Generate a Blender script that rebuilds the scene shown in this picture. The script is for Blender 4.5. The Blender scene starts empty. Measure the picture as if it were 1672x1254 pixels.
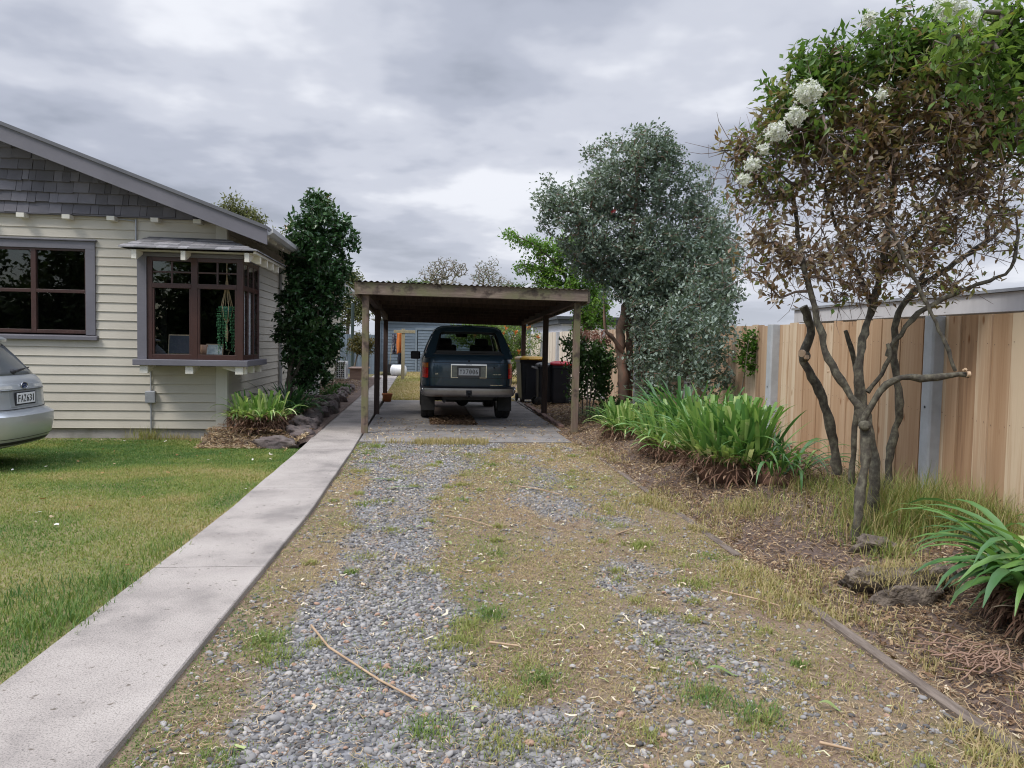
import bpy, bmesh, math, random
import numpy as np
from mathutils import Matrix, Vector
R_ = math.radians
rng = np.random.default_rng(7)
random.seed(7)
S = bpy.context.scene
COL = S.collection

# ------------------------------------------------------------------ camera
F_PX, CAM_H, PITCH, YAW, ROLL = 1250.0, 1.4, 0.05160, 0.11716, 0.02
f0 = np.array([math.sin(YAW), math.cos(YAW), 0.0]); rt = np.array([math.cos(YAW), -math.sin(YAW), 0.0]); up0 = np.array([0, 0, 1.0])
fw = f0*math.cos(PITCH) - up0*math.sin(PITCH); up1 = up0*math.cos(PITCH) + f0*math.sin(PITCH)
cr = rt*math.cos(ROLL) + up1*math.sin(ROLL); cu = up1*math.cos(ROLL) - rt*math.sin(ROLL)
CAMP = np.array([0, 0, CAM_H])
cd = bpy.data.cameras.new('camera'); cam = bpy.data.objects.new('camera', cd); COL.objects.link(cam)
M = Matrix(((cr[0], cu[0], -fw[0], 0), (cr[1], cu[1], -fw[1], 0), (cr[2], cu[2], -fw[2], CAM_H), (0, 0, 0, 1)))
cam.matrix_world = M
cd.sensor_width = 36; cd.lens = F_PX/1672*36; cd.clip_end = 2000; cd.clip_start = 0.05
S.camera = cam
def at(x, y, Y):                       # point at depth Y seen at photo position x, y (used to read sizes off the photo)
    d = fw*F_PX + cr*(x-836) - cu*(y-627)
    return CAMP + d*(Y/d[1])

# ------------------------------------------------------------------ noise
def _h(ix, iy, s):
    n = (ix.astype(np.int64)*374761393 + iy.astype(np.int64)*668265263 + s*982451653) & 0x7fffffff
    n = ((n ^ (n >> 13))*1274126177) & 0x7fffffff
    return ((n ^ (n >> 16)) & 0xffff)/65535.0
def vnoise(x, y, s=0):
    x = np.asarray(x, float); y = np.asarray(y, float)
    ix = np.floor(x); iy = np.floor(y); fx = x-ix; fy = y-iy
    fx = fx*fx*(3-2*fx); fy = fy*fy*(3-2*fy)
    a = _h(ix, iy, s); b = _h(ix+1, iy, s); c = _h(ix, iy+1, s); d = _h(ix+1, iy+1, s)
    return (a*(1-fx)+b*fx)*(1-fy) + (c*(1-fx)+d*fx)*fy
def fbm(x, y, s=0, o=3):
    t = 0; a = .5; n = 0
    for i in range(o):
        t = t + a*vnoise(np.asarray(x)*2**i, np.asarray(y)*2**i, s+i*17); n += a; a *= .5
    return t/n
def sm(t, a=0.0, b=1.0):
    t = np.clip((np.asarray(t, float)-a)/(b-a), 0, 1); return t*t*(3-2*t)
def unit(v): return v/np.maximum(np.linalg.norm(v, axis=-1, keepdims=True), 1e-9)

# ------------------------------------------------------------------ mesh builder
ORG = {}
class MB:
    def __init__(s): s.v = []; s.f = []; s.t = []; s.n = 0; s.sm = []
    def add(s, v, faces, tint=0.5, mi=0, smooth=False):
        v = np.asarray(v, float).reshape(-1, 3)
        s.v.append(v); t = np.empty(len(v)); t[:] = tint; s.t.append(t)
        if isinstance(faces, np.ndarray): groups = [faces]
        else:
            g = {}
            for f in faces: g.setdefault(len(f), []).append(f)
            groups = [np.array(x, np.int64) for x in g.values()]
        for a in groups:
            m = np.empty(len(a), np.int32); m[:] = mi
            s.f.append((a + s.n, m, smooth))
        s.n += len(v); return s
    def box(s, a, b, tint=0.5, mi=0):
        x0, y0, z0 = a; x1, y1, z1 = b
        v = [(x0,y0,z0),(x1,y0,z0),(x1,y1,z0),(x0,y1,z0),(x0,y0,z1),(x1,y0,z1),(x1,y1,z1),(x0,y1,z1)]
        return s.add(v, [(0,3,2,1),(4,5,6,7),(0,1,5,4),(1,2,6,5),(2,3,7,6),(3,0,4,7)], tint, mi)
    def obox(s, c, size, rot=(0,0,0), tint=0.5, mi=0):
        m = np.array(Matrix.Rotation(rot[2],3,'Z') @ Matrix.Rotation(rot[1],3,'Y') @ Matrix.Rotation(rot[0],3,'X'))
        h = np.array(size)/2
        v = np.array([(-1,-1,-1),(1,-1,-1),(1,1,-1),(-1,1,-1),(-1,-1,1),(1,-1,1),(1,1,1),(-1,1,1)])*h
        return s.add(v@m.T + np.array(c), [(0,3,2,1),(4,5,6,7),(0,1,5,4),(1,2,6,5),(2,3,7,6),(3,0,4,7)], tint, mi)
    def bar(s, p, q, w, h, tint=0.5, mi=0, up=(0,0,1)):
        p = np.array(p, float); q = np.array(q, float); d = unit(q-p); u = np.array(up, float)
        if abs(d@u) > .98: u = np.array([0,1.0,0])
        x = unit(np.cross(d, u)); u = np.cross(x, d)
        v = [e + x*i*w/2 + u*j*h/2 for e in (p, q) for i, j in ((-1,-1),(1,-1),(1,1),(-1,1))]
        return s.add(v, [(0,1,2,3),(7,6,5,4),(0,4,5,1),(1,5,6,2),(2,6,7,3),(3,7,4,0)], tint, mi)
    def prism(s, poly, a, b, axis='y', tint=0.5, mi=0, smooth=False):
        n = len(poly)
        def P(u, w, d): return {'y': (u, d, w), 'x': (d, u, w), 'z': (u, w, d)}[axis]
        v = [P(u, w, a) for u, w in poly] + [P(u, w, b) for u, w in poly]
        f = [tuple(range(n)), tuple(range(2*n-1, n-1, -1))] + [(i, (i+1) % n + 0, (i+1) % n + n, i+n)[::-1] for i in range(n)]
        return s.add(v, f, tint, mi, smooth)
    def tube(s, pts, rad, sides=8, tint=0.5, mi=0, cap=True, smooth=True):
        pts = np.asarray(pts, float); n = len(pts)
        rad = np.broadcast_to(np.asarray(rad, float), (n,))
        tg = np.gradient(pts, axis=0) if n > 2 else np.repeat([pts[1]-pts[0]], 2, 0)
        tg = unit(tg); u = np.array([0,0,1.0]) if abs(tg[0][2]) < .9 else np.array([1.0,0,0])
        x = unit(np.cross(tg[0], u)); rings = []
        an = np.arange(sides)/sides*2*math.pi; ca, sa = np.cos(an)[:,None], np.sin(an)[:,None]
        for i in range(n):
            x = x - tg[i]*(x@tg[i]); x = unit(x); y = np.cross(tg[i], x)
            rings.append(pts[i] + (x*ca + y*sa)*rad[i])
        v = np.concatenate(rings); f = []
        for i in range(n-1):
            for j in range(sides):
                k = (j+1) % sides
                f.append((i*sides+j, i*sides+k, (i+1)*sides+k, (i+1)*sides+j))
        s.add(v, f, tint, mi, smooth)
        if cap:
            s.add(rings[0], [tuple(range(sides))[::-1]], tint, mi); s.add(rings[-1], [tuple(range(sides))], tint, mi)
        return s
    def lathe(s, prof, c=(0,0,0), segs=20, axis='z', tint=0.5, mi=0, smooth=True):
        an = np.arange(segs)/segs*2*math.pi; v = []
        for r, h in prof:
            for a in an:
                p = (r*math.cos(a), r*math.sin(a), h)
                if axis == 'x': p = (p[2], p[0], p[1])
                elif axis == 'y': p = (p[1], p[2], p[0])
                v.append((p[0]+c[0], p[1]+c[1], p[2]+c[2]))
        f = [(i*segs+j, i*segs+(j+1) % segs, (i+1)*segs+(j+1) % segs, (i+1)*segs+j) for i in range(len(prof)-1) for j in range(segs)]
        return s.add(v, f, tint, mi, smooth)
    def grid(s, P, tint=0.5, mi=0, smooth=True, wrap=False):
        a, b = P.shape[:2]; i, j = np.meshgrid(np.arange(a-1), np.arange(b if wrap else b-1), indexing='ij')
        k = (j+1) % b
        f = np.stack([i*b+j, i*b+k, (i+1)*b+k, (i+1)*b+j], -1).reshape(-1, 4)
        t = tint if np.isscalar(tint) else np.asarray(tint).reshape(-1)
        return s.add(P.reshape(-1, 3), f, t, mi, smooth)
    def xf(s, m):
        m = np.array(m); s.v = [v@m[:3,:3].T + m[:3,3] for v in s.v]; return s
    def build(s, name, mats, parent=None, bevel=0, solid=0, seg=2):
        me = bpy.data.meshes.new(name)
        v = np.concatenate(s.v)
        o = bpy.data.objects.new(name, me); COL.objects.link(o)
        if parent is not None:
            org = ORG.get(parent.name, np.zeros(3)); v = v - org; o.parent = parent; ORG[o.name] = org
        lv = np.concatenate([a.reshape(-1) for a, _, _ in s.f]); cnt = np.concatenate([np.full(len(a), a.shape[1]) for a, _, _ in s.f])
        mi = np.concatenate([m for _, m, _ in s.f]); smo = np.concatenate([np.full(len(a), sh) for a, _, sh in s.f])
        me.vertices.add(len(v)); me.vertices.foreach_set('co', v.astype(np.float32).reshape(-1))
        me.loops.add(len(lv)); me.loops.foreach_set('vertex_index', lv.astype(np.int32))
        me.polygons.add(len(cnt)); st = np.concatenate([[0], np.cumsum(cnt)[:-1]])
        me.polygons.foreach_set('loop_start', st.astype(np.int32)); me.polygons.foreach_set('loop_total', cnt.astype(np.int32))
        me.polygons.foreach_set('material_index', mi); me.polygons.foreach_set('use_smooth', smo.astype(bool))
        me.update(calc_edges=True); me.validate()
        at_ = me.attributes.new('tint', 'FLOAT', 'POINT'); at_.data.foreach_set('value', np.concatenate(s.t).astype(np.float32))
        for m in (mats if isinstance(mats, (list, tuple)) else [mats]): me.materials.append(m)
        if bevel:
            b = o.modifiers.new('edge', 'BEVEL'); b.width = bevel; b.segments = seg; b.limit_method = 'ANGLE'; b.angle_limit = R_(40)
        if solid:
            q = o.modifiers.new('thick', 'SOLIDIFY'); q.thickness = solid; q.offset = -1
        return o
def tag(o, label=None, cat=None, group=None, kind=None):
    if label: o['label'] = label
    if cat: o['category'] = cat
    if group: o['group'] = group
    if kind: o['kind'] = kind
    return o
def thing(name, loc, label, cat, group=None):
    o = bpy.data.objects.new(name, None); COL.objects.link(o); o.location = loc; o.empty_display_size = .2
    ORG[o.name] = np.array(loc, float); return tag(o, label, cat, group)
def structure(o): o['kind'] = 'structure'; return o
def stuff(o, label): o['kind'] = 'stuff'; o['label'] = label; return o
def text_mb(txt, size, depth, mi=0):
    c = bpy.data.curves.new('lettering', 'FONT'); c.body = txt; c.size = size; c.extrude = depth; c.align_x = 'CENTER'; c.align_y = 'CENTER'
    o = bpy.data.objects.new('lettering', c); COL.objects.link(o)
    me = bpy.data.meshes.new_from_object(o.evaluated_get(bpy.context.evaluated_depsgraph_get()))
    v = np.array([tuple(p.co) for p in me.vertices]); f = [tuple(p.vertices) for p in me.polygons]
    bpy.data.objects.remove(o); bpy.data.curves.remove(c); bpy.data.meshes.remove(me)
    return MB().add(v, f, .5, mi)
def cut(o, cutter):
    m = o.modifiers.new('cut', 'BOOLEAN'); m.operation = 'DIFFERENCE'; m.object = cutter; m.solver = 'EXACT'
    me = bpy.data.meshes.new_from_object(o.evaluated_get(bpy.context.evaluated_depsgraph_get()))
    o.modifiers.clear(); old = o.data; o.data = me; bpy.data.meshes.remove(old); bpy.data.objects.remove(cutter)

# ------------------------------------------------------------------ materials
def newmat(name):
    m = bpy.data.materials.new(name); m.use_nodes = True; nt = m.node_tree
    for n in list(nt.nodes): nt.nodes.remove(n)
    out = nt.nodes.new('ShaderNodeOutputMaterial')
    return m, nt, out
def N(nt, t, **kw):
    n = nt.nodes.new(t)
    for k, v in kw.items():
        if k.startswith('i_'):
            k2 = k[2:].replace('_', ' ')
            n.inputs[int(k2) if k2.isdigit() else k2].default_value = v
        else: setattr(n, k, v)
    return n
def ramp(nt, stops, inter='LINEAR'):
    r = nt.nodes.new('ShaderNodeValToRGB'); r.color_ramp.interpolation = inter; e = r.color_ramp.elements
    while len(e) < len(stops): e.new(.5)
    for k, (p, c) in zip(e, stops): k.position = p; k.color = (*c, 1)
    return r
def c3(c): return (c[0], c[1], c[2], 1)
def pm(name, c1, c2=None, scale=6.0, stretch=(1,1,1), rough=.6, bump=.0, bscale=None, metal=0.0, spec=.5, tintc=0.0, detail=5, coat=0.0, c3rd=None, dist=.01, lo=.35, hi=.65):
    """two-colour noise paint / timber / stone; 'tint' attribute shifts brightness by tintc"""
    m, nt, out = newmat(name); L = nt.links.new
    p = N(nt, 'ShaderNodeBsdfPrincipled', i_Roughness=rough, i_Metallic=metal); p.inputs['Specular IOR Level'].default_value = spec
    p.inputs['Coat Weight'].default_value = coat; p.inputs['Coat Roughness'].default_value = .06
    L(p.outputs[0], out.inputs[0])
    tc = N(nt, 'ShaderNodeTexCoord'); mp = N(nt, 'ShaderNodeMapping'); mp.inputs['Scale'].default_value = stretch
    L(tc.outputs['Object'], mp.inputs[0])
    col = None
    if c2 is None: c2 = tuple(x*.82 for x in c1)
    nz = N(nt, 'ShaderNodeTexNoise', i_Scale=scale, i_Detail=detail, i_Roughness=.6); L(mp.outputs[0], nz.inputs['Vector'])
    st = [(lo, c1), (hi, c2)] if c3rd is None else [(lo, c1), ((lo+hi)/2, c3rd), (hi, c2)]
    r = ramp(nt, st); L(nz.outputs[0], r.inputs[0]); col = r.outputs[0]
    if tintc:
        a = N(nt, 'ShaderNodeAttribute', attribute_name='tint'); mr = N(nt, 'ShaderNodeMapRange'); mr.inputs[3].default_value = 1-tintc; mr.inputs[4].default_value = 1+tintc
        L(a.outputs['Fac'], mr.inputs[0]); mx = N(nt, 'ShaderNodeVectorMath', operation='SCALE'); L(col, mx.inputs[0]); L(mr.outputs[0], mx.inputs['Scale']); col = mx.outputs[0]
    L(col, p.inputs['Base Color'])
    if bump:
        n2 = N(nt, 'ShaderNodeTexNoise', i_Scale=bscale or scale*3, i_Detail=4); L(mp.outputs[0], n2.inputs['Vector'])
        b = N(nt, 'ShaderNodeBump', i_Strength=bump, i_Distance=dist); L(n2.outputs[0], b.inputs['Height']); L(b.outputs[0], p.inputs['Normal'])
    return m
def leafmat(name, stops, rough=.45, trans=.3, spec=.4):
    m, nt, out = newmat(name); L = nt.links.new
    a = N(nt, 'ShaderNodeAttribute', attribute_name='tint'); r = ramp(nt, stops); L(a.outputs['Fac'], r.inputs[0])
    p = N(nt, 'ShaderNodeBsdfPrincipled', i_Roughness=rough); p.inputs['Specular IOR Level'].default_value = spec
    L(r.outputs[0], p.inputs['Base Color'])
    t = N(nt, 'ShaderNodeBsdfTranslucent'); g = N(nt, 'ShaderNodeVectorMath', operation='MULTIPLY'); g.inputs[1].default_value = (1.15, 1.25, .7)
    L(r.outputs[0], g.inputs[0]); L(g.outputs[0], t.inputs[0])
    mx = N(nt, 'ShaderNodeMixShader', i_0=trans); L(p.outputs[0], mx.inputs[1]); L(t.outputs[0], mx.inputs[2]); L(mx.outputs[0], out.inputs[0])
    return m
def glassmat(name, tint=(1,1,1), f0=.05, refl=.9, dark=0.0):
    m, nt, out = newmat(name); L = nt.links.new
    tr = N(nt, 'ShaderNodeBsdfTransparent'); tr.inputs[0].default_value = c3(tint)
    gl = N(nt, 'ShaderNodeBsdfGlossy', i_Roughness=.01); gl.inputs[0].default_value = (refl, refl, refl, 1)
    lw = N(nt, 'ShaderNodeLayerWeight', i_Blend=.5); pw = N(nt, 'ShaderNodeMath', operation='POWER', i_1=5.0); L(lw.outputs['Facing'], pw.inputs[0]); fr = N(nt, 'ShaderNodeMath', operation='MULTIPLY_ADD', i_1=.85, i_2=.075); L(pw.outputs[0], fr.inputs[0])
    mx = N(nt, 'ShaderNodeMixShader'); L(fr.outputs[0], mx.inputs[0]); L(tr.outputs[0], mx.inputs[1]); L(gl.outputs[0], mx.inputs[2])
    L(mx.outputs[0], out.inputs[0]); return m

cream = pm('cream_paint', (.55,.508,.425), (.475,.438,.365), 1.2, (1,1,1), .55, .15, 60, tintc=.05)
creamside = cream
trimgrey = pm('grey_trim_paint', (.155,.148,.168), (.13,.125,.142), 2, rough=.5, bump=.1, bscale=50)
shinglem = pm('shingle_paint', (.175,.168,.19), (.135,.13,.148), 3, (1,1,1), .75, .3, 40, tintc=.3)
slatem = pm('bay_roof_shingle', (.26,.25,.26), (.17,.168,.175), 5, rough=.8, bump=.4, bscale=40, tintc=.35)
brownfr = pm('brown_frame_paint', (.062,.026,.02), (.045,.02,.016), 4, rough=.35, bump=.05)
creamtrim = pm('cream_trim', (.60,.57,.50), (.55,.52,.455), 2, rough=.5)
whitep = pm('white_paint', (.74,.71,.63), (.66,.63,.55), 3, rough=.5)
conc = pm('foundation_concrete', (.36,.34,.31), (.24,.23,.2), 3, rough=.9, bump=.5, bscale=40, c3rd=(.32,.30,.28))
glass = glassmat('window_glass', (.8,.82,.84))
cglass = glassmat('car_glass', (.55,.6,.6))
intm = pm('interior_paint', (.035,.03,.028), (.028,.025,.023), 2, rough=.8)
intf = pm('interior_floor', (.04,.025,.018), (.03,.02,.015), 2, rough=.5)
roofm = pm('roof_metal', (.13,.13,.14), (.1,.1,.11), 2, rough=.45)
gutterm = pm('white_gutter', (.52,.52,.53), (.44,.44,.45), 2, rough=.35)
galv = pm('galvanised', (.42,.43,.45), (.34,.35,.37), 8, rough=.4, metal=.4)
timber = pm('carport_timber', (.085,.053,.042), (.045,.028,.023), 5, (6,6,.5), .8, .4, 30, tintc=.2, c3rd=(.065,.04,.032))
def mosstimber(name, a, b, moss, st):
    m = pm(name, a, b, 4, st, .85, .4, 25); nt = m.node_tree; L = nt.links.new
    p = [n for n in nt.nodes if n.type == 'BSDF_PRINCIPLED'][0]; src = p.inputs['Base Color'].links[0].from_socket
    tc = N(nt, 'ShaderNodeTexCoord'); nz = N(nt, 'ShaderNodeTexNoise', i_Scale=3.2, i_Detail=6); L(tc.outputs['Object'], nz.inputs[0])
    r = ramp(nt, [(.42, (0,0,0)), (.62, (.85,.85,.85))]); L(nz.outputs[0], r.inputs[0])
    mx = N(nt, 'ShaderNodeMix', data_type='RGBA'); L(r.outputs[0], mx.inputs[0]); L(src, mx.inputs[6]); mx.inputs[7].default_value = c3(moss)
    nz2 = N(nt, 'ShaderNodeTexNoise', i_Scale=5.5, i_Detail=3); mp = N(nt, 'ShaderNodeMapping'); mp.inputs['Location'].default_value = (3,7,1); L(tc.outputs['Object'], mp.inputs[0]); L(mp.outputs[0], nz2.inputs[0])
    r2 = ramp(nt, [(.56, (0,0,0)), (.66, (.85,.85,.85))]); L(nz2.outputs[0], r2.inputs[0])
    mx2 = N(nt, 'ShaderNodeMix', data_type='RGBA'); L(r2.outputs[0], mx2.inputs[0]); L(mx.outputs[2], mx2.inputs[6]); mx2.inputs[7].default_value = (.05,.035,.028,1)
    L(mx2.outputs[2], p.inputs['Base Color']); return m
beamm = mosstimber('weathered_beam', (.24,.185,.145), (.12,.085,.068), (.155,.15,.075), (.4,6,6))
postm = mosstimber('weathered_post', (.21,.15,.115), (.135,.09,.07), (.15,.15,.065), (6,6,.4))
fencew = None
def fencemat(name, stops, grain):
    m, nt, out = newmat(name); L = nt.links.new
    p = N(nt, 'ShaderNodeBsdfPrincipled', i_Roughness=.8); p.inputs['Specular IOR Level'].default_value = .2; L(p.outputs[0], out.inputs[0])
    tc = N(nt, 'ShaderNodeTexCoord'); a = N(nt, 'ShaderNodeAttribute', attribute_name='tint')
    ad = N(nt, 'ShaderNodeVectorMath', operation='SCALE'); ad.inputs[0].default_value = (13, 29, 41); L(a.outputs['Fac'], ad.inputs['Scale'])
    sh = N(nt, 'ShaderNodeVectorMath', operation='ADD'); L(tc.outputs['Object'], sh.inputs[0]); L(ad.outputs[0], sh.inputs[1])
    mp = N(nt, 'ShaderNodeMapping'); mp.inputs['Scale'].default_value = (9, 9, .45); L(sh.outputs[0], mp.inputs[0])
    n1 = N(nt, 'ShaderNodeTexNoise', i_Scale=1.3, i_Detail=3, i_Distortion=.9); L(mp.outputs[0], n1.inputs[0])
    mp2 = N(nt, 'ShaderNodeMapping'); mp2.inputs['Scale'].default_value = (40, 40, .9); L(sh.outputs[0], mp2.inputs[0])
    n2 = N(nt, 'ShaderNodeTexNoise', i_Scale=1.6, i_Detail=4, i_Distortion=.5); L(mp2.outputs[0], n2.inputs[0])
    # mix coarse and fine grain with the board's own tint
    m1 = N(nt, 'ShaderNodeMath', operation='MULTIPLY_ADD'); L(n1.outputs[0], m1.inputs[0]); m1.inputs[1].default_value = .62; 
    m0 = N(nt, 'ShaderNodeMath', operation='MULTIPLY'); L(a.outputs['Fac'], m0.inputs[0]); m0.inputs[1].default_value = .50; L(m0.outputs[0], m1.inputs[2])
    m2 = N(nt, 'ShaderNodeMath', operation='MULTIPLY_ADD'); L(n2.outputs[0], m2.inputs[0]); m2.inputs[1].default_value = grain; L(m1.outputs[0], m2.inputs[2])
    r = ramp(nt, stops); L(m2.outputs[0], r.inputs[0])
    # knots
    mk = N(nt, 'ShaderNodeMapping'); mk.inputs['Scale'].default_value = (8, 8, 2.6); L(sh.outputs[0], mk.inputs[0])
    vo = N(nt, 'ShaderNodeTexVoronoi', i_Scale=1.0); L(mk.outputs[0], vo.inputs[0])
    rk = ramp(nt, [(.05, (.55,.4,.3)), (.13, (1,1,1))]); L(vo.outputs[0], rk.inputs[0])
    mx = N(nt, 'ShaderNodeMix', data_type='RGBA', blend_type='MULTIPLY'); mx.inputs[0].default_value = 1; L(r.outputs[0], mx.inputs[6]); L(rk.outputs[0], mx.inputs[7])
    L(mx.outputs[2], p.inputs['Base Color'])
    b = N(nt, 'ShaderNodeBump', i_Strength=.35, i_Distance=.004); L(n2.outputs[0], b.inputs['Height']); L(b.outputs[0], p.inputs['Normal'])
    return m
fence_warm = fencemat('fence_timber_warm', [(.26, (.19,.11,.065)), (.48, (.33,.20,.115)), (.66, (.39,.25,.15)), (.82, (.45,.31,.20)), (.97, (.56,.44,.31))], .34)
fence_mid = fencemat('fence_timber_mid', [(.3, (.22,.14,.09)), (.5, (.36,.235,.15)), (.68, (.43,.30,.20)), (.85, (.54,.41,.29))], .34)
fence_pale = fencemat('fence_timber_pale', [(.3, (.36,.30,.24)), (.55, (.52,.45,.37)), (.8, (.66,.59,.5))], .4)
cpost = pm('concrete_post', (.40,.41,.43), (.32,.33,.34), 5, rough=.85, bump=.35, bscale=70)
blackpl = pm('black_plastic', (.018,.018,.022), (.013,.013,.016), 5, rough=.5, bump=.1, bscale=80)
binm = pm('bin_plastic', (.022,.024,.032), (.016,.018,.024), 5, rough=.42, bump=.1, bscale=60)
rubber = pm('rubber', (.02,.02,.02), (.03,.028,.026), 12, rough=.85)
chrome = pm('chrome', (.62,.62,.63), (.55,.55,.56), 4, rough=.14, metal=1.0)
dchrome = pm('dull_chrome', (.36,.34,.33), (.28,.26,.25), 6, rough=.3, metal=.8)
bluecar = pm('blue_green_car_paint', (.028,.056,.082), (.023,.048,.070), 3, rough=.32, coat=.6, metal=.25)
silver = pm('silver_car_paint', (.52,.55,.57), (.49,.52,.54), 3, rough=.32, metal=.55, coat=.6)
redl = pm('red_lens', (.62,.012,.01), (.5,.01,.008), 20, rough=.18, spec=.6)
redl2 = pm('bright_red_lens', (.8,.03,.02), (.7,.02,.015), 20, rough=.18, spec=.6)
orangel = pm('amber_lens', (.62,.17,.02), (.5,.13,.015), 20, rough=.18, spec=.6)
whitel = pm('clear_lens', (.55,.55,.52), (.42,.42,.4), 30, rough=.2)
platem = pm('plate_white', (.68,.69,.7), (.64,.65,.66), 5, rough=.4)
platel = pm('plate_black', (.015,.015,.02), (.012,.012,.015), 5, rough=.5)
seatm = pm('seat_cloth', (.022,.022,.024), (.016,.016,.018), 12, rough=.9)
CLOUD_SEED, SUN_E, EXPO = 27.7, 1.9, 0.55
S.cycles.filter_width = 1.1
# ------------------------------------------------------------------ world: overcast with breaks, brighter overhead, clearing behind the camera
SUN_EL, SUN_AZ = R_(52), R_(235)      # azimuth clockwise from +Y: light from behind-left
w = bpy.data.worlds.new('World'); S.world = w; w.use_nodes = True; nt = w.node_tree; L = nt.links.new
for n in list(nt.nodes): nt.nodes.remove(n)
out = nt.nodes.new('ShaderNodeOutputWorld')
sky = N(nt, 'ShaderNodeTexSky', sky_type='NISHITA', sun_disc=False, sun_elevation=SUN_EL, sun_rotation=SUN_AZ)
bg1 = N(nt, 'ShaderNodeBackground', i_Strength=.1); L(sky.outputs[0], bg1.inputs[0])
tc = N(nt, 'ShaderNodeTexCoord'); sep = N(nt, 'ShaderNodeSeparateXYZ'); L(tc.outputs['Generated'], sep.inputs[0])
zz = N(nt, 'ShaderNodeMath', operation='MAXIMUM', i_1=0.0); L(sep.outputs[2], zz.inputs[0])
za = N(nt, 'ShaderNodeMath', operation='ADD', i_1=.16); L(zz.outputs[0], za.inputs[0])
px = N(nt, 'ShaderNodeMath', operation='DIVIDE'); L(sep.outputs[0], px.inputs[0]); L(za.outputs[0], px.inputs[1])
py = N(nt, 'ShaderNodeMath', operation='DIVIDE'); L(sep.outputs[1], py.inputs[0]); L(za.outputs[0], py.inputs[1])
cb = N(nt, 'ShaderNodeCombineXYZ', i_Z=CLOUD_SEED); L(px.outputs[0], cb.inputs[0]); L(py.outputs[0], cb.inputs[1])
n1 = N(nt, 'ShaderNodeTexNoise', i_Scale=1.15, i_Detail=5.0, i_Roughness=.45, i_Distortion=.1); L(cb.outputs[0], n1.inputs[0])
n2 = N(nt, 'ShaderNodeTexNoise', i_Scale=3.6, i_Detail=4.0, i_Roughness=.5); L(cb.outputs[0], n2.inputs[0])
mm = N(nt, 'ShaderNodeMath', operation='MULTIPLY_ADD', i_1=.30); L(n2.outputs[0], mm.inputs[0]); L(n1.outputs[0], mm.inputs[2])
cr_ = ramp(nt, [(.49, (.24,.265,.325)), (.61, (.335,.36,.43)), (.70, (.435,.457,.522)), (.81, (.60,.617,.665))], 'EASE'); L(mm.outputs[0], cr_.inputs[0])
# white band low over the horizon
hb = N(nt, 'ShaderNodeMapRange', i_1=0.0, i_2=.2, i_3=.55, i_4=0.0); L(zz.outputs[0], hb.inputs[0])
mxh = N(nt, 'ShaderNodeMix', data_type='RGBA'); L(hb.outputs[0], mxh.inputs[0]); L(cr_.outputs[0], mxh.inputs[6]); mxh.inputs[7].default_value = (.50,.52,.565,1)
# an overcast sky is brighter overhead
zb = N(nt, 'ShaderNodeMapRange', i_1=.45, i_2=.95, i_3=1.0, i_4=4.4); L(zz.outputs[0], zb.inputs[0])
bg2 = N(nt, 'ShaderNodeBackground'); L(mxh.outputs[2], bg2.inputs[0]); L(zb.outputs[0], bg2.inputs[1])
# coverage: closed ahead and overhead, breaking up behind
cv = N(nt, 'ShaderNodeMapRange', i_1=-.75, i_2=-.1, i_3=.0, i_4=1.0); L(sep.outputs[1], cv.inputs[0])
n3 = N(nt, 'ShaderNodeTexNoise', i_Scale=3.0, i_Detail=4.0); L(tc.outputs['Generated'], n3.inputs[0])
cn = N(nt, 'ShaderNodeMapRange', i_1=.45, i_2=.6, i_3=0.0, i_4=1.0); L(n3.outputs[0], cn.inputs[0])
cm = N(nt, 'ShaderNodeMath', operation='MAXIMUM'); L(cv.outputs[0], cm.inputs[0]); L(cn.outputs[0], cm.inputs[1])
mxs = N(nt, 'ShaderNodeMixShader'); L(cm.outputs[0], mxs.inputs[0]); L(bg1.outputs[0], mxs.inputs[1]); L(bg2.outputs[0], mxs.inputs[2]); L(mxs.outputs[0], out.inputs[0])
sd = bpy.data.lights.new('sun', 'SUN'); so = bpy.data.objects.new('sun', sd); COL.objects.link(so)
sd.energy = SUN_E; sd.angle = R_(16); sd.color = (1, .96, .9)
dv = Vector((math.sin(SUN_AZ)*math.cos(SUN_EL), math.cos(SUN_AZ)*math.cos(SUN_EL), math.sin(SUN_EL)))
so.rotation_euler = dv.to_track_quat('Z', 'Y').to_euler()
S.view_settings.view_transform = 'Standard'; S.view_settings.look = 'None'; S.view_settings.gamma = 1; S.view_settings.exposure = EXPO

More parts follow.
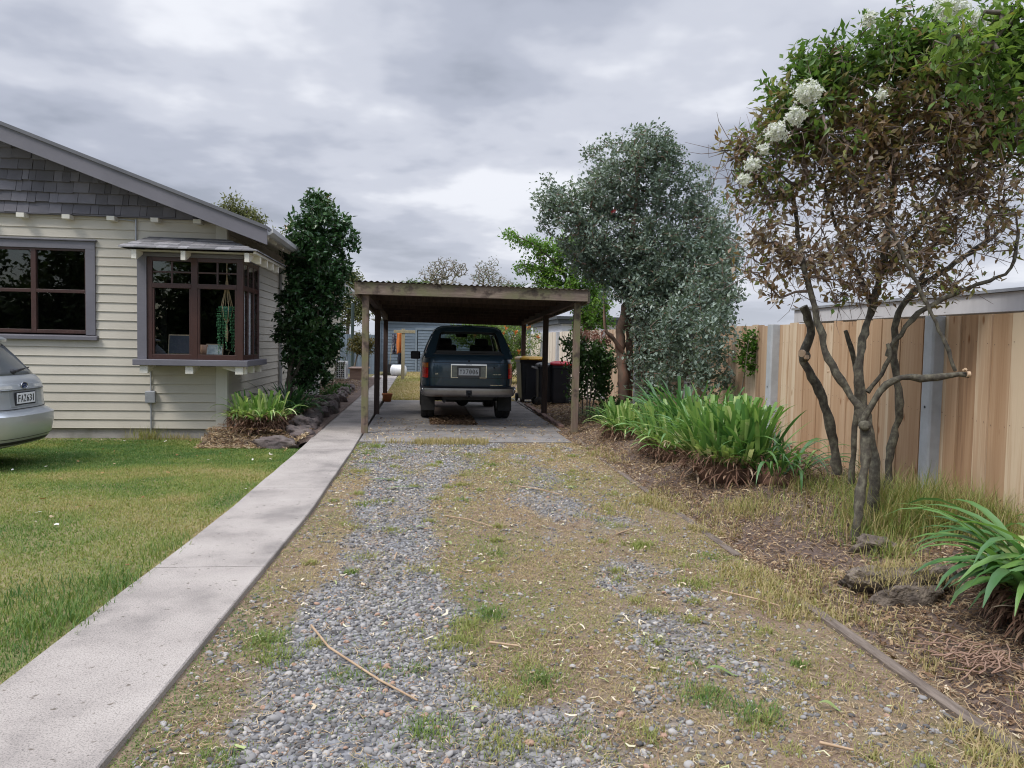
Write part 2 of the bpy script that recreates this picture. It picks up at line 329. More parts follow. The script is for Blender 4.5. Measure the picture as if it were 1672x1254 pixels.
# ------------------------------------------------------------------ ground
def z_lawn(X, Y): return -.115*sm(Y, 6, 11.5) + .012*(fbm(X*1.3, Y*1.3, 3)-.5)
def z_drive(X, Y): return .022*(fbm(X*1.6, Y*1.1, 5)-.5) - .006
def bedh(Y): return np.interp(Y, [-3, 3, 4.9, 5.9, 8.8, 11, 13.5, 18, 24], [.05, .06, .10, .18, .28, .26, .2, .08, .03])
def z_bed(X, Y): return bedh(Y)*sm(X, 2.15, 3.7) + .02*sm(X, 2.2, 2.4) + .055*(fbm(X*2.6, Y*2.6, 9)-.5)*sm(X, 2.15, 2.6) + .02*(fbm(X*11, Y*11, 19)-.5)*sm(X, 2.15, 2.5) - .012
def gravel_mask(X, Y):
    n = fbm(X*2.3, Y*1.5, 21, 4)-.5
    xc = np.interp(Y, [1, 2.6, 4, 6, 8, 9.5, 11], [-.12, -.14, -.22, -.2, -.15, .1, .3]); hw = np.interp(Y, [1, 2.6, 3.4, 4.5, 6, 8, 9, 10.7], [.62, .62, .47, .36, .34, .42, .85, 1.0])
    a = 1-sm(np.abs(X-xc)/hw, .55, 1.35)
    b = .30*(1-sm(np.abs(X-1.25)/.5, .3, 1.2))
    c = .38*(1-sm(np.abs(X-.75)/.5, .5, 1.2))*(1-sm(Y, 2.6, 3.6))
    return sm(np.maximum(np.maximum(a*.90, b), c) + n*1.6 + .7*(fbm(X*6, Y*5, 23, 3)-.5), .22, .90)
def gridmesh(name, x0, x1, y0, y1, d, zf, tf, mat):
    xs = np.arange(x0, x1+d*.5, d); ys = np.arange(y0, y1+d*.5, d); X, Y = np.meshgrid(xs, ys, indexing='ij')
    P = np.stack([X, Y, zf(X, Y)], -1); m = MB(); m.grid(P, tf(X, Y)); return structure(m.build(name, mat))

def soilmat(name, stops_by_tint, speck=90, bump=.6, grass=None):
    """ground mix read from 'tint' (0 soil / straw .. 1 gravel) plus fine clutter noise"""
    m, nt, out = newmat(name); L = nt.links.new
    p = N(nt, 'ShaderNodeBsdfPrincipled', i_Roughness=.95); p.inputs['Specular IOR Level'].default_value = .15; L(p.outputs[0], out.inputs[0])
    tc = N(nt, 'ShaderNodeTexCoord'); a = N(nt, 'ShaderNodeAttribute', attribute_name='tint')
    n1 = N(nt, 'ShaderNodeTexNoise', i_Scale=speck, i_Detail=4, i_Roughness=.7); L(tc.outputs['Object'], n1.inputs[0])
    n2 = N(nt, 'ShaderNodeTexNoise', i_Scale=2.2, i_Detail=5, i_Roughness=.65); L(tc.outputs['Object'], n2.inputs[0])
    r1 = ramp(nt, stops_by_tint[0]); L(n1.outputs[0], r1.inputs[0])
    r2 = ramp(nt, stops_by_tint[1]); L(n2.outputs[0], r2.inputs[0])
    m1 = N(nt, 'ShaderNodeMix', data_type='RGBA', i_0=.5); L(r1.outputs[0], m1.inputs[6]); L(r2.outputs[0], m1.inputs[7])
    vo = N(nt, 'ShaderNodeTexVoronoi', i_Scale=42.0); L(tc.outputs['Object'], vo.inputs[0])
    hs = N(nt, 'ShaderNodeSeparateColor'); L(vo.outputs['Color'], hs.inputs[0])
    r3 = ramp(nt, [(0, (.10,.10,.105)), (.6, (.20,.20,.21)), (1, (.30,.295,.29))]); L(hs.outputs[0], r3.inputs[0])
    m2 = N(nt, 'ShaderNodeMix', data_type='RGBA'); L(a.outputs['Fac'], m2.inputs[0]); L(m1.outputs[2], m2.inputs[6]); L(r3.outputs[0], m2.inputs[7])
    L(m2.outputs[2], p.inputs['Base Color'])
    b = N(nt, 'ShaderNodeBump', i_Strength=bump, i_Distance=.012); L(n1.outputs[0], b.inputs['Height']); L(b.outputs[0], p.inputs['Normal'])
    return m
drivem = soilmat('driveway_earth', ([(.34, (.055,.041,.031)), (.5, (.18,.132,.093)), (.7, (.34,.26,.18))], [(.36, (.175,.118,.085)), (.5, (.235,.175,.118)), (.64, (.165,.155,.078))]))
bedm = soilmat('bed_soil', ([(.3, (.045,.033,.029)), (.5, (.12,.088,.074)), (.7, (.23,.175,.14))], [(.35, (.11,.08,.068)), (.55, (.155,.115,.098)), (.7, (.19,.145,.115))]), 70, .9)
lawnm = soilmat('lawn_earth', ([(.3, (.10,.10,.045)), (.55, (.20,.18,.085)), (.75, (.29,.24,.13))], [(.35, (.12,.145,.05)), (.5, (.2,.18,.085)), (.65, (.27,.22,.12))]), 80)
farm = soilmat('far_ground', ([(.3, (.10,.095,.05)), (.6, (.2,.17,.09))], [(.35, (.12,.13,.05)), (.65, (.22,.18,.1))]), 30)
g = MB(); g.box((-400, -300, -.5), (400, 600, -.16), 0); structure(g.build('ground', farm))
gridmesh('lawn', -14, -1.50, -4, 12.2, .12, lambda X, Y: z_lawn(X, Y)-.004, lambda X, Y: X*0, lawnm)
gridmesh('driveway', -1.06, 2.25, -4, 10.95, .05, z_drive, gravel_mask, drivem)
gridmesh('garden_bed', 2.18, 4.6, -4, 26, .05, z_bed, lambda X, Y: X*0, bedm)
gridmesh('back_lawn', -1.2, 5.2, 18.52, 37, .3, lambda X, Y: -.01+.03*(fbm(X, Y, 4)-.5), lambda X, Y: X*0, lawnm)
gridmesh('border_soil', -3.1, -1.55, 10.9, 30, .06, lambda X, Y: .03+.10*sm(-X, 1.75, 2.3)*(1-sm(np.abs(Y-16.75), .3, .5))*sm(Y, 11.0, 11.8)+.05*(fbm(X*3, Y*3, 12)-.5) - .17*(1-sm(Y, 10.9, 11.7))*sm(-X, 1.6, 1.9) - .05*(1-sm(Y, 10.9, 11.3)), lambda X, Y: X*0, bedm)

# concrete
def concmat(name, a, b, c, sp=.5):
    m = pm(name, a, b, 1.6, rough=.92, bump=.55, bscale=170, c3rd=c, detail=8, dist=.004); nt = m.node_tree; L = nt.links.new
    p = [n for n in nt.nodes if n.type == 'BSDF_PRINCIPLED'][0]; src = p.inputs['Base Color'].links[0].from_socket
    tc = N(nt, 'ShaderNodeTexCoord'); nz = N(nt, 'ShaderNodeTexNoise', i_Scale=140.0, i_Detail=3, i_Roughness=.7); L(tc.outputs['Object'], nz.inputs[0])
    r = ramp(nt, [(.34, (sp,sp,sp)), (.5, (1,1,1)), (.7, (1.12,1.11,1.1))]); L(nz.outputs[0], r.inputs[0])
    mx = N(nt, 'ShaderNodeMix', data_type='RGBA', blend_type='MULTIPLY'); mx.inputs[0].default_value = 1; L(src, mx.inputs[6]); L(r.outputs[0], mx.inputs[7])
    n4 = N(nt, 'ShaderNodeTexNoise', i_Scale=26.0, i_Detail=2); L(tc.outputs['Object'], n4.inputs[0]); r4 = ramp(nt, [(.27, (.45,.42,.38)), (.33, (1,1,1))]); L(n4.outputs[0], r4.inputs[0])
    mx4 = N(nt, 'ShaderNodeMix', data_type='RGBA', blend_type='MULTIPLY'); mx4.inputs[0].default_value = 1; L(mx.outputs[2], mx4.inputs[6]); L(r4.outputs[0], mx4.inputs[7])
    L(mx4.outputs[2], p.inputs['Base Color']); return m
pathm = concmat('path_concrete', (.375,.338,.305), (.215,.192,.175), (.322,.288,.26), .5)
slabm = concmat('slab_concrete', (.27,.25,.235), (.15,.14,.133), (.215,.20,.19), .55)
LY = [-4, 3.17, 6.3, 10, 13, 17.4, 25.6, 33]; LX = [-1.82, -1.63, -1.53, -1.53, -1.6, -1.74, -1.9, -2.0]
RX = [-1.12, -1.01, -.88, -.87, -.9, -.93, -.98, -1.02]
pl = lambda Y: np.interp(Y, LY, LX); pr_ = lambda Y: np.interp(Y, LY, [-1.25, -.985, -.88, -.87, -.9, -.93, -.98, -1.02])
pb = MB(); js = [-4, -.5, 2.1, 4.72, 7.28, 9.86, 12.4, 15, 17.6, 20.2, 22.8, 25.4, 28, 32]
for a, b in zip(js[:-1], js[1:]):
    ys = np.linspace(a+.004, b-.004, 7); T = .028 - .012*sm(ys, 8, 12)
    top = [(pl(y)+.012*(vnoise(y*3, 1.0)-.5), y, t) for y, t in zip(ys, T)]; tr = [(pr_(y)+.006*(vnoise(y*4, 5.0)-.5), y, t) for y, t in zip(ys, T)]
    P = np.array([[(x0, y0, -.1), (x0, y0, t0-.006), (x0+.006, y0, t0), (x1-.006, y1, t1), (x1, y1, t1-.006), (x1, y1, -.1)] for (x0, y0, t0), (x1, y1, t1) in zip(top, tr)])
    pb.grid(P[::-1], .5, smooth=False)
    for q in (P[0][::-1], P[-1]): pb.add(q, [tuple(range(6))])
structure(pb.build('footpath', pathm))
sl = MB(); sl.box((-3.0, 16.35, -.1), (-1.75, 17.15, .016)); structure(sl.build('side_step_paving', pathm))
sb = MB()
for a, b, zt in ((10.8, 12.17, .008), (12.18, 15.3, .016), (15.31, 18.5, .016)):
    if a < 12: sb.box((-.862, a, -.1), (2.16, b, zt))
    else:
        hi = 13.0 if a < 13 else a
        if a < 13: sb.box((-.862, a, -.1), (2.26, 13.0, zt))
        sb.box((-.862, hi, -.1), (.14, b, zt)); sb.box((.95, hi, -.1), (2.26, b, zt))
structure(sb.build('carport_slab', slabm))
gridmesh('soil_strip', .13, .96, 12.98, 18.5, .06, lambda X, Y: .004+.02*(fbm(X*6, Y*6, 31)-.5), lambda X, Y: X*0, bedm)
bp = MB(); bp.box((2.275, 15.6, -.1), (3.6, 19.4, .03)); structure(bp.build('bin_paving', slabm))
# timber edging between driveway and bed
edgm = pm('edging_timber', (.20,.16,.13), (.095,.072,.058), 5, (6, .8, 6), .95, .8, 30, c3rd=(.14,.11,.088))
ed = thing('garden_edging', (2.14, 4, 0), 'weathered timber edging board half buried between driveway and garden bed', 'edging')
for i, (a, b) in enumerate(((-2, 2.35), (2.37, 4.75), (4.9, 7.4), (7.45, 10.1), (10.15, 12.6), (12.65, 15.3))):
    x = np.interp((a+b)/2, [1, 3, 6, 9, 12, 15], [2.08, 2.11, 2.17, 2.22, 2.34, 2.38]); m = MB()
    ys = np.linspace(a, b, 14); P = []
    for y in ys:
        xx = np.interp(y, [-2, 3, 6, 9, 12, 15.5], [2.07, 2.10, 2.17, 2.22, 2.36, 2.38]); z = (.014 if i < 2 else .024) - .008*(i % 2) + .012*(vnoise(y*1.5, i)-.5) + (.006 if y < 4 else -.012)
        P.append([(xx-.03, y, -.08), (xx-.03, y, z-.006), (xx-.022, y, z), (xx+.022, y, z), (xx+.03, y, z-.006), (xx+.03, y, -.08)])
    P = np.array(P); m.grid(P[::-1], .5, smooth=False)
    for q in (P[0][::-1], P[-1]): m.add(q, [tuple(range(6))])
    m.build('board', edgm, ed)
km = MB()
for k in range(18):
    y = 12.7+k*.26; km.obox((2.34+.012*(k % 3), y, .02), (.085, .235, .09), (0, 0, .04*((k*7) % 3-1)))
kb = km.build('brick_edging', pm('edging_brick', (.22,.13,.10), (.13,.09,.075), 9, rough=.95, bump=.5), None, .008); tag(kb, 'row of dull red bricks edging the carport slab by the bins', 'edging')

# ------------------------------------------------------------------ grass, stones and litter
def blades(m, P, H, W, lean, tint, bend=.6):
    n = len(P); an = rng.uniform(0, 2*math.pi, n); fx = np.stack([np.cos(an), np.sin(an), an*0], -1); sd_ = np.stack([-fx[:,1], fx[:,0], an*0], -1)
    up = np.array([0, 0, 1.0]); H = H[:,None]; W = np.broadcast_to(np.asarray(W, float), (n,))[:,None]; ln = lean[:,None]
    mid = P + up*H*.55*np.sqrt(np.maximum(1-ln**2*.6, .05)) + fx*H*ln*.4; tip = P + up*H*np.sqrt(np.maximum(1-ln**2, .02)) + fx*H*ln*(.7+bend*.5)
    V = np.stack([P-sd_*W/2, P+sd_*W/2, mid+sd_*W*.4, mid-sd_*W*.4, tip], 1).reshape(-1, 3)
    b = np.arange(n)[:,None]*5
    q = b+np.array([[0,1,2,3]]); t = b+np.array([[3,2,4]]); T = np.repeat(tint, 5)
    m.add(V, q, T); m.f.append((t + m.n - len(V), np.zeros(n, np.int32), False))
grassm = leafmat('grass_blades', [(0, (.42,.32,.18)), (.25, (.34,.30,.125)), (.5, (.23,.265,.072)), (.75, (.13,.205,.052)), (1, (.075,.15,.042))], .6, .3, .2)
strawm = leafmat('dry_straw', [(0, (.075,.045,.03)), (.15, (.17,.10,.06)), (.4, (.33,.225,.135)), (.7, (.46,.36,.225)), (1, (.60,.52,.38))], .8, .15, .15)
def view_ok(X, Y, pad=.4): return (X > -.62*Y-pad-1.3) & (X < .93*Y+pad+1.3)
# lawn
n = 520000; Y = 1.0 + 10.95*rng.random(n)**1.15; X = rng.uniform(-8.2, -1.53, n); k = view_ok(X, Y) & (X < pl(Y)+.03) & ~((Y > 11.0) & (X > -2.95)) & ((Y < 11.7) | (rng.random(n) < .25)) ; X, Y = X[k], Y[k]
gt = .44 + 1.0*(fbm(X*.7, Y*.9, 41)-.5) + .5*(fbm(X*3, Y*3, 43)-.5) + .34*sm(Y, 8.6, 9.6)*(1-.4*sm(Y, 11.2, 12)) - .12*(1-sm(np.abs(Y-8.2), .2, .8)) + .22*(1-sm(pl(Y)-X, .05, .5))*sm(pl(Y)-X, .015, .07) - .4*(1-sm(pl(Y)-X, .0, .06)) + rng.normal(0, .13, len(X))
m = MB(); hh = (.014+.018*rng.random(len(X)))*(.75+.6*fbm(X*1.5, Y*1.5, 47)); blades(m, np.stack([X, Y, z_lawn(X, Y)-.006], -1), hh, .0025+.00055*Y, rng.uniform(.3, .95, len(X)), np.clip(gt, 0, 1))
# longer weedy tufts along the path edge and the house
for cx, cy, nn, hgt, tt in ((-1.75, 3.9, 500, .09, .8), (-1.72, 4.45, 420, .08, .85), (-1.9, 3.7, 300, .07, .75), (-1.66, 5.2, 220, .07, .7), (-2.1, 4.3, 300, .06, .95), (-4.05, 11.85, 240, .22, .35), (-3.6, 11.85, 160, .12, .2)):
    x = rng.normal(cx, .13, nn); y = rng.normal(cy, .16 if cy < 10 else .06, nn); kk = x < pl(y)+.05; x, y = x[kk], y[kk]
    blades(m, np.stack([x, y, z_lawn(x, y)], -1), hgt*rng.uniform(.5, 1.2, len(x)), .005, rng.uniform(.2, .9, len(x)), np.clip(rng.normal(tt, .12, len(x)), 0, 1))
stuff(m.build('lawn_grass', grassm), 'patchy green and straw coloured lawn grass left of the footpath')
# driveway grass
n = 270000; Y = 2.0 + 8.9*rng.random(n)**1.3; X = rng.uniform(-1.0, 2.2, n); gm = gravel_mask(X, Y)
dens = (1-.85*gm)**1.2*np.clip(.55+1.3*(fbm(X*1.4, Y*1.2, 51)-.45), .12, 1) + .10*(fbm(X*4, Y*4, 52) > .56); k = view_ok(X, Y) & (rng.random(n) < dens) & (X > pr_(Y)+.01) & (X < 2.2); X, Y, gm = X[k], Y[k], gm[k]
edge = (1-sm(X-pr_(Y), .02, .35))
gt = .20 + 1.25*(fbm(X*1.1, Y*.8, 53)-.5) + .35*(fbm(X*5, Y*5, 54)-.5) + .40*edge*sm(fbm(X*1.3, Y*1.1, 55), .42, .6) + .24*(1-sm(np.abs(X-.5), .1, .55))*(fbm(X*1.7, Y*1.3, 58) > .42) + rng.normal(0, .12, len(X))
m = MB(); blades(m, np.stack([X, Y, z_drive(X, Y)-.004], -1), (.010+.020*rng.random(len(X))), .0022+.00055*Y, np.clip(rng.normal(.88, .13, len(X)), .1, 1.0), np.clip(gt, 0, 1))
for i in range(150):
    x0, y0 = rng.uniform(-.75, 2.0), 2.1+8*rng.random()**1.6
    if i < 14: x0, y0 = [(.34,2.95),(.2,3.55),(.25,3.75),(1.15,2.9),(1.3,2.75),(.37,3.9),(1.62,4.3),(-.7,3.6),(-.62,3.4),(.05,2.7),(.3,2.6),(.5,3.1),(1.55,5.2),(-.6,10.3)][i]
    if not view_ok(np.array(x0), np.array(y0)): continue
    nn = int(rng.uniform(40, 130)) if i >= 14 else 260; s_ = rng.uniform(.02, .06) if i >= 14 else .06
    x = rng.normal(x0, s_, nn); y = rng.normal(y0, s_, nn); tt = rng.choice([.72, .42, .3, .38, .45])
    if i < 14: tt = [.45, .42, .45, .8, .8, .78, .5, .7, .6, .7, .42, .75, .5, .6][i]
    blades(m, np.stack([x, y, z_drive(x, y)-.004], -1), rng.uniform(.02, .06, nn)*(1.25 if i < 14 else 1), .0026+.0004*y0, rng.uniform(.45, 1.0, nn), np.clip(rng.normal(tt, .1, nn), 0, 1))
n = 5200; x = rng.uniform(-.82, 1.3, n); y = 10.75+rng.normal(0, .13, n); kk = rng.random(n) < sm(fbm(x*2.6, y*1.4, 61)*(1-.0*x)+.35*np.exp(-((x-.55)/.3)**2)+.2*np.exp(-((x+.75)/.15)**2), .5, .8); x, y = x[kk], y[kk]
blades(m, np.stack([x, y, z_drive(x, y)], -1), rng.uniform(.03, .11, len(x)), .007, rng.uniform(.2, .95, len(x)), np.clip(rng.normal(.12, .12, len(x)), 0, 1))
stuff(m.build('driveway_grass', grassm), 'thin yellow green grass growing through the gravel driveway')
# grass by the edging, under the tree and on the back lawn
m = MB(); n = 17000; Y = 2.2+8*rng.random(n)**1.2; X = 2.08+rng.normal(.0, .17, n); k = view_ok(X, Y) & (fbm(X*2, Y*1.2, 63) > .5) & (X < 3.2); X, Y = X[k], Y[k]
blades(m, np.stack([X, Y, np.where(X > 2.2, z_bed(X, Y), z_drive(X, Y))], -1), rng.uniform(.02, .085, len(X)), .004+.0004*Y, rng.uniform(.3, 1, len(X)), np.clip(rng.normal(.16, .16, len(X)), 0, 1))
stuff(m.build('edging_grass', grassm), 'dry tufts of grass along the buried timber edging')
m = MB()
for cx, cy, sx, sy, nn, hg in ((3.5, 5.3, .16, .2, 1500, .34), (3.8, 5.25, .2, .22, 1900, .40), (4.0, 5.0, .14, .35, 1300, .38), (3.3, 5.05, .2, .15, 700, .22), (3.55, 6.2, .3, .2, 700, .2), (4.0, 4.2, .2, .3, 700, .2), (2.7, 6.05, .16, .16, 900, .12), (3.0, 5.5, .2, .2, 400, .12), (3.05, 4.6, .1, .1, 300, .16), (2.4, 4.35, .12, .2, 350, .08)):
    x = rng.normal(cx, sx, nn); y = rng.normal(cy, sy, nn); kk = (x < 4.2) & (x > 2.3); x, y = x[kk], y[kk]
    blades(m, np.stack([x, y, z_bed(x, y)-.01], -1), hg*rng.uniform(.3, 1.15, len(x)), .0055, rng.uniform(.15, .9, len(x)), np.clip(rng.normal(.40 if hg > .15 else .15, .24, len(x)), 0, 1), 1.2)
stuff(m.build('long_grass', grassm), 'long unmown grass round the tree stems at the fence')
m = MB(); n = 42000; Y = 18.5+18*rng.random(n)**1.3; X = rng.uniform(-.95, 4, n); gt = .10+.6*(fbm(X*.8, Y*.6, 71)-.5)+rng.normal(0, .1, n)
blades(m, np.stack([X, Y, X*0], -1), rng.uniform(.03, .06, n), .018, rng.uniform(.2, .8, n), np.clip(gt, 0, 1)); stuff(m.build('back_lawn_grass', grassm), 'dry straw coloured lawn behind the carport')
# pebbles
def ico(sub):
    b = bmesh.new(); bmesh.ops.create_icosphere(b, subdivisions=sub, radius=1); b.verts.ensure_lookup_table()
    v = np.array([tuple(q.co) for q in b.verts]); f = np.array([[q.index for q in p.verts] for p in b.faces]); b.free(); return v, f
ICO = {k: ico(k) for k in (1, 2, 3, 4)}
def stones(m, P, R, sub, tint, flat=(.45, .8), rough=.12):
    v, f = ICO[sub]; n = len(P); nv = len(v)
    A = np.stack([rng.uniform(.75, 1.3, n), rng.uniform(.65, 1.0, n), rng.uniform(*flat, n)], -1)*R[:,None]
    an = rng.uniform(0, 6.283, n); tx = rng.normal(0, .25, n)
    V = v[None]*(1+rough*rng.normal(0, 1, (n, nv, 1))); V = V*A[:,None,:]
    z = V[...,2]+V[...,0]*tx[:,None]; x = V[...,0]*np.cos(an)[:,None]-V[...,1]*np.sin(an)[:,None]; y = V[...,0]*np.sin(an)[:,None]+V[...,1]*np.cos(an)[:,None]
    V = np.stack([x, y, z], -1) + P[:,None,:]; F = (f[None] + (np.arange(n)*nv)[:,None,None]).reshape(-1, 3)
    m.add(V.reshape(-1, 3), F, np.repeat(tint, nv), 0, True)
pebm = leafmat('pebble_stone', [(0, (.065,.062,.06)), (.45, (.175,.168,.163)), (.8, (.30,.288,.277)), (.95, (.38,.355,.325)), (1, (.33,.21,.15))], .75, .0, .3)
m = MB(); n = 95000; Y = 1.9 + 9*rng.random(n)**1.45; X = rng.uniform(-.95, 2.05, n); gm = gravel_mask(X, Y); k = view_ok(X, Y, .2) & (rng.random(n) < gm*(.36+.85*sm(fbm(X*6, Y*6, 27, 2), .32, .62))+.05+.10*(fbm(X*2.5, Y*2.5, 29, 2) > .52)) & (X > pr_(Y)+.02)
X, Y = X[k], Y[k]; R = np.clip(np.exp(rng.normal(math.log(.0074), .36, len(X))), .004, .018)*(1+.03*Y); T = np.clip(rng.beta(1.6, 1.7, len(X)), 0, .97); T[rng.random(len(X)) < .03] = 1
near = Y < 4.3
for q, sub in ((near, 2), (~near, 1)):
    p = np.stack([X[q], Y[q], z_drive(X[q], Y[q])+R[q]*.18], -1); stones(m, p, R[q], 1 if sub == 1 else 2, T[q], rough=.05 if sub == 2 else .08)
stuff(m.build('gravel', pebm), 'loose blue grey river gravel in the wheel tracks of the driveway')
# straw, clippings and chips
def flakes(m, P, Ln, W, tint, tilt=.25):
    n = len(P); an = rng.uniform(0, 6.283, n); d = np.stack([np.cos(an), np.sin(an), rng.normal(0, tilt, n)], -1); d = unit(d); s_ = unit(np.cross(d, np.array([0,0,1.0])+rng.normal(0, .35, (n, 3))))
    c = rng.normal(0, .38, (n, 1))*s_*Ln[:,None]
    V = np.stack([P-d*Ln[:,None]/2-s_*W[:,None]/2, P-d*Ln[:,None]/2+s_*W[:,None]/2, P+c+s_*W[:,None]/2+[0,0,.003], P+c-s_*W[:,None]/2+[0,0,.003], P+d*Ln[:,None]/2+s_*W[:,None]*.3, P+d*Ln[:,None]/2-s_*W[:,None]*.3], 1).reshape(-1, 3)
    b = np.arange(n)[:,None]*6; F = np.concatenate([b+np.array([[0,1,2,3]]), b+np.array([[3,2,4,5]])]); m.add(V, F, np.repeat(tint, 6))
m = MB(); n = 85000; Y = 2.0+9*rng.random(n)**1.3; X = rng.uniform(-.95, 2.3, n); k = view_ok(X, Y, .2) & (rng.random(n) < .25+.9*(fbm(X*1.5, Y*1.5, 81)-.3)) & (X > pr_(Y)+.02); X, Y = X[k], Y[k]
k = rng.random(len(X)) < 1-.6*gravel_mask(X, Y); X, Y = X[k], Y[k]
flakes(m, np.stack([X, Y, np.where(X > 2.2, z_bed(X, Y), z_drive(X, Y))+.010], -1), np.exp(rng.normal(math.log(.026), .5, len(X))), rng.uniform(.0016, .0036, len(X))+.0002*Y, np.clip(rng.beta(1.3, 1.6, len(X)), 0, 1))
stuff(m.build('straw_litter', strawm), 'scattered dry straw and clippings lying over the driveway')
m = MB(); n = 120000; Y = 1.0+17*rng.random(n)**1.5; X = rng.uniform(2.15, 4.25, n); k = view_ok(X, Y, .2) & (rng.random(n) < .6+.8*(fbm(X*1.8, Y*1.8, 83)-.4)); X, Y = X[k], Y[k]
wd = rng.random(len(X)) < .25
flakes(m, np.stack([X, Y, z_bed(X, Y)+.012], -1), np.where(wd, .022, 1)*np.where(wd, 1+rng.random(len(X)), np.exp(rng.normal(math.log(.04), .5, len(X)))), np.where(wd, rng.uniform(.008, .018, len(X)), rng.uniform(.002, .005, len(X))+.0002*Y), np.clip(rng.beta(1.1, 2.3, len(X)), 0, 1), .35)
x = rng.uniform(-3.1, -1.62, 3800); y = rng.uniform(10.85, 11.7, 3800); flakes(m, np.stack([x, y, .045+.03*sm(y, 11.0, 11.8)-.16*(1-sm(y, 10.9, 11.7))*sm(-x, 1.6, 1.9)+.03*fbm(x*3, y*3, 12)], -1), rng.uniform(.02, .09, 3800), rng.uniform(.004, .018, 3800), rng.beta(1.6, 1.8, 3800))
x = rng.uniform(.15, .94, 2500); y = rng.uniform(12.99, 14.6, 2500); flakes(m, np.stack([x, y, x*0+.028], -1), rng.uniform(.02, .06, 2500), rng.uniform(.01, .03, 2500), rng.beta(1.3, 3, 2500)*.6)
x = rng.uniform(-.8, 2.2, 900); y = rng.uniform(10.9, 14, 900); flakes(m, np.stack([x, y, x*0+.022], -1), rng.uniform(.02, .07, 900), rng.uniform(.006, .02, 900), rng.beta(2, 2, 900))
x = rng.uniform(-3.0, -1.75, 5200); y = rng.uniform(11, 26, 5200); flakes(m, np.stack([x, y, x*0+.03+.1*sm(-x, 1.75, 2.3)], -1), rng.uniform(.02, .08, 5200), rng.uniform(.005, .02, 5200), rng.beta(1.6, 3, 5200)*.8)
stuff(m.build('leaf_litter', strawm), 'brown leaf litter and bark over the garden bed soil')
# pale wood chips and leaf clippings scattered on the drive: too many to count
m = MB(); n = 750; Y = 2.1+8.6*rng.random(n)**.9; X = rng.uniform(-.8, 2.3, n); k = view_ok(X, Y, .1); X, Y = X[k], Y[k]
flakes(m, np.stack([X, Y, np.where(X > 2.2, z_bed(X, Y), z_drive(X, Y))+.016], -1), rng.uniform(.012, .05, len(X)), rng.uniform(.005, .014, len(X)), rng.uniform(.5, 1, len(X)), .2)
stuff(m.build('wood_chip_litter', leafmat('wood_chip', [(.5, (.55,.44,.30)), (.8, (.66,.58,.46)), (1, (.36,.42,.16))], .7, .1, .2)), 'pale wood chips and cut leaf scraps strewn on the driveway')
m = MB(); n = 170; X = rng.uniform(-7, -1.6, n); Y = rng.uniform(3, 11.5, n); flakes(m, np.stack([X, Y, z_lawn(X, Y)+.035], -1), rng.uniform(.02, .05, n), rng.uniform(.012, .03, n), rng.uniform(0, 1, n))
stuff(m.build('fallen_leaf_litter', leafmat('fallen_leaf', [(0, (.2,.09,.04)), (.6, (.38,.24,.1)), (.85, (.55,.5,.42)), (1, (.7,.7,.68))], .7, .15, .2)), 'brown fallen leaves and white petals on the lawn')
# a few long cut stems lying on the drive
stickm = pm('dry_stem', (.42,.30,.19), (.30,.20,.12), 14, rough=.75)
for i, (pts, r, lab) in enumerate((
    ([(-.52, 3.75), (-.40, 3.45), (-.16, 3.12), (.0, 2.9)], .006, 'long bent tan stem lying on the gravel near the path'),
    ([(.20, 6.15), (.38, 5.95), (.55, 5.75)], .005, 'thin straw coloured stem lying across the grass strip'),
    ([(.95, 7.4), (1.12, 7.2), (1.3, 7.0)], .006, 'pale straight stem lying on the right wheel track'),
    ([(1.72, 4.15), (1.86, 3.98), (1.95, 3.9)], .006, 'short brown stick beside the timber edging'),
    ([(-.15, 5.05), (-.16, 4.85)], .006, 'thin pale split of wood on the gravel'),
    ([(.33, 3.5), (.46, 3.42)], .006, 'short pale wood splinter on the yellow grass'),
    ([(1.42, 2.5), (1.5, 2.42)], .006, 'short tan twig near the bottom of the driveway'),
    ([(1.45, 5.5), (1.62, 5.62)], .006, 'bleached stem at the edge of the bed'))):
    p = np.array([(x, y, z_drive(x, y)+.018+.01*(k % 2)) for k, (x, y) in enumerate(pts)]); q = MB(); q.tube(p, r*np.linspace(1, .7, len(p)), 6); tag(q.build('fallen_stick', stickm), lab, 'stick', 'cut stems dropped on the driveway')
gl = leafmat('cut_leaf', [(0, (.10,.19,.05)), (1, (.30,.36,.14))], .5, .3)
for i, (x, y, an, ln, t, lab) in enumerate(((-.12, 7.35, .35, .42, .2, 'long green cut strap leaf on the gravel near the carport'), (-.35, 7.75, .1, .35, .1, 'dark green cut leaf beside the path edge on gravel'), (.02, 5.75, .2, .1, .9, 'small pale green cut leaf on the left wheel track'), (1.6, 2.75, -.7, .09, .8, 'small yellow green leaf near the edging'), (.2, 5.3, 1.9, .1, .95, 'short upright pale leaf scrap on the grass strip'), (1.3, 3.1, -.5, .13, .5, 'curled green leaf on the right wheel track'))):
    q = MB(); d = np.array([math.cos(an), math.sin(an), 0]); s_ = np.array([-d[1], d[0], 0]); P = []
    for k in np.linspace(0, 1, 8):
        ww = .014*math.sin(math.pi*min(.95, .15+k*.85)); c = np.array([x, y, z_drive(x, y)+.02+.012*math.sin(k*5)])+d*ln*(k-.5)+s_*.05*ln*math.sin(k*3); P.append([c-s_*ww+[0,0,.003], c, c+s_*ww+[0,0,.003]])
    q.grid(np.array(P), t); tag(q.build('cut_leaf', gl), lab, 'leaf', 'cut leaves dropped on the driveway')
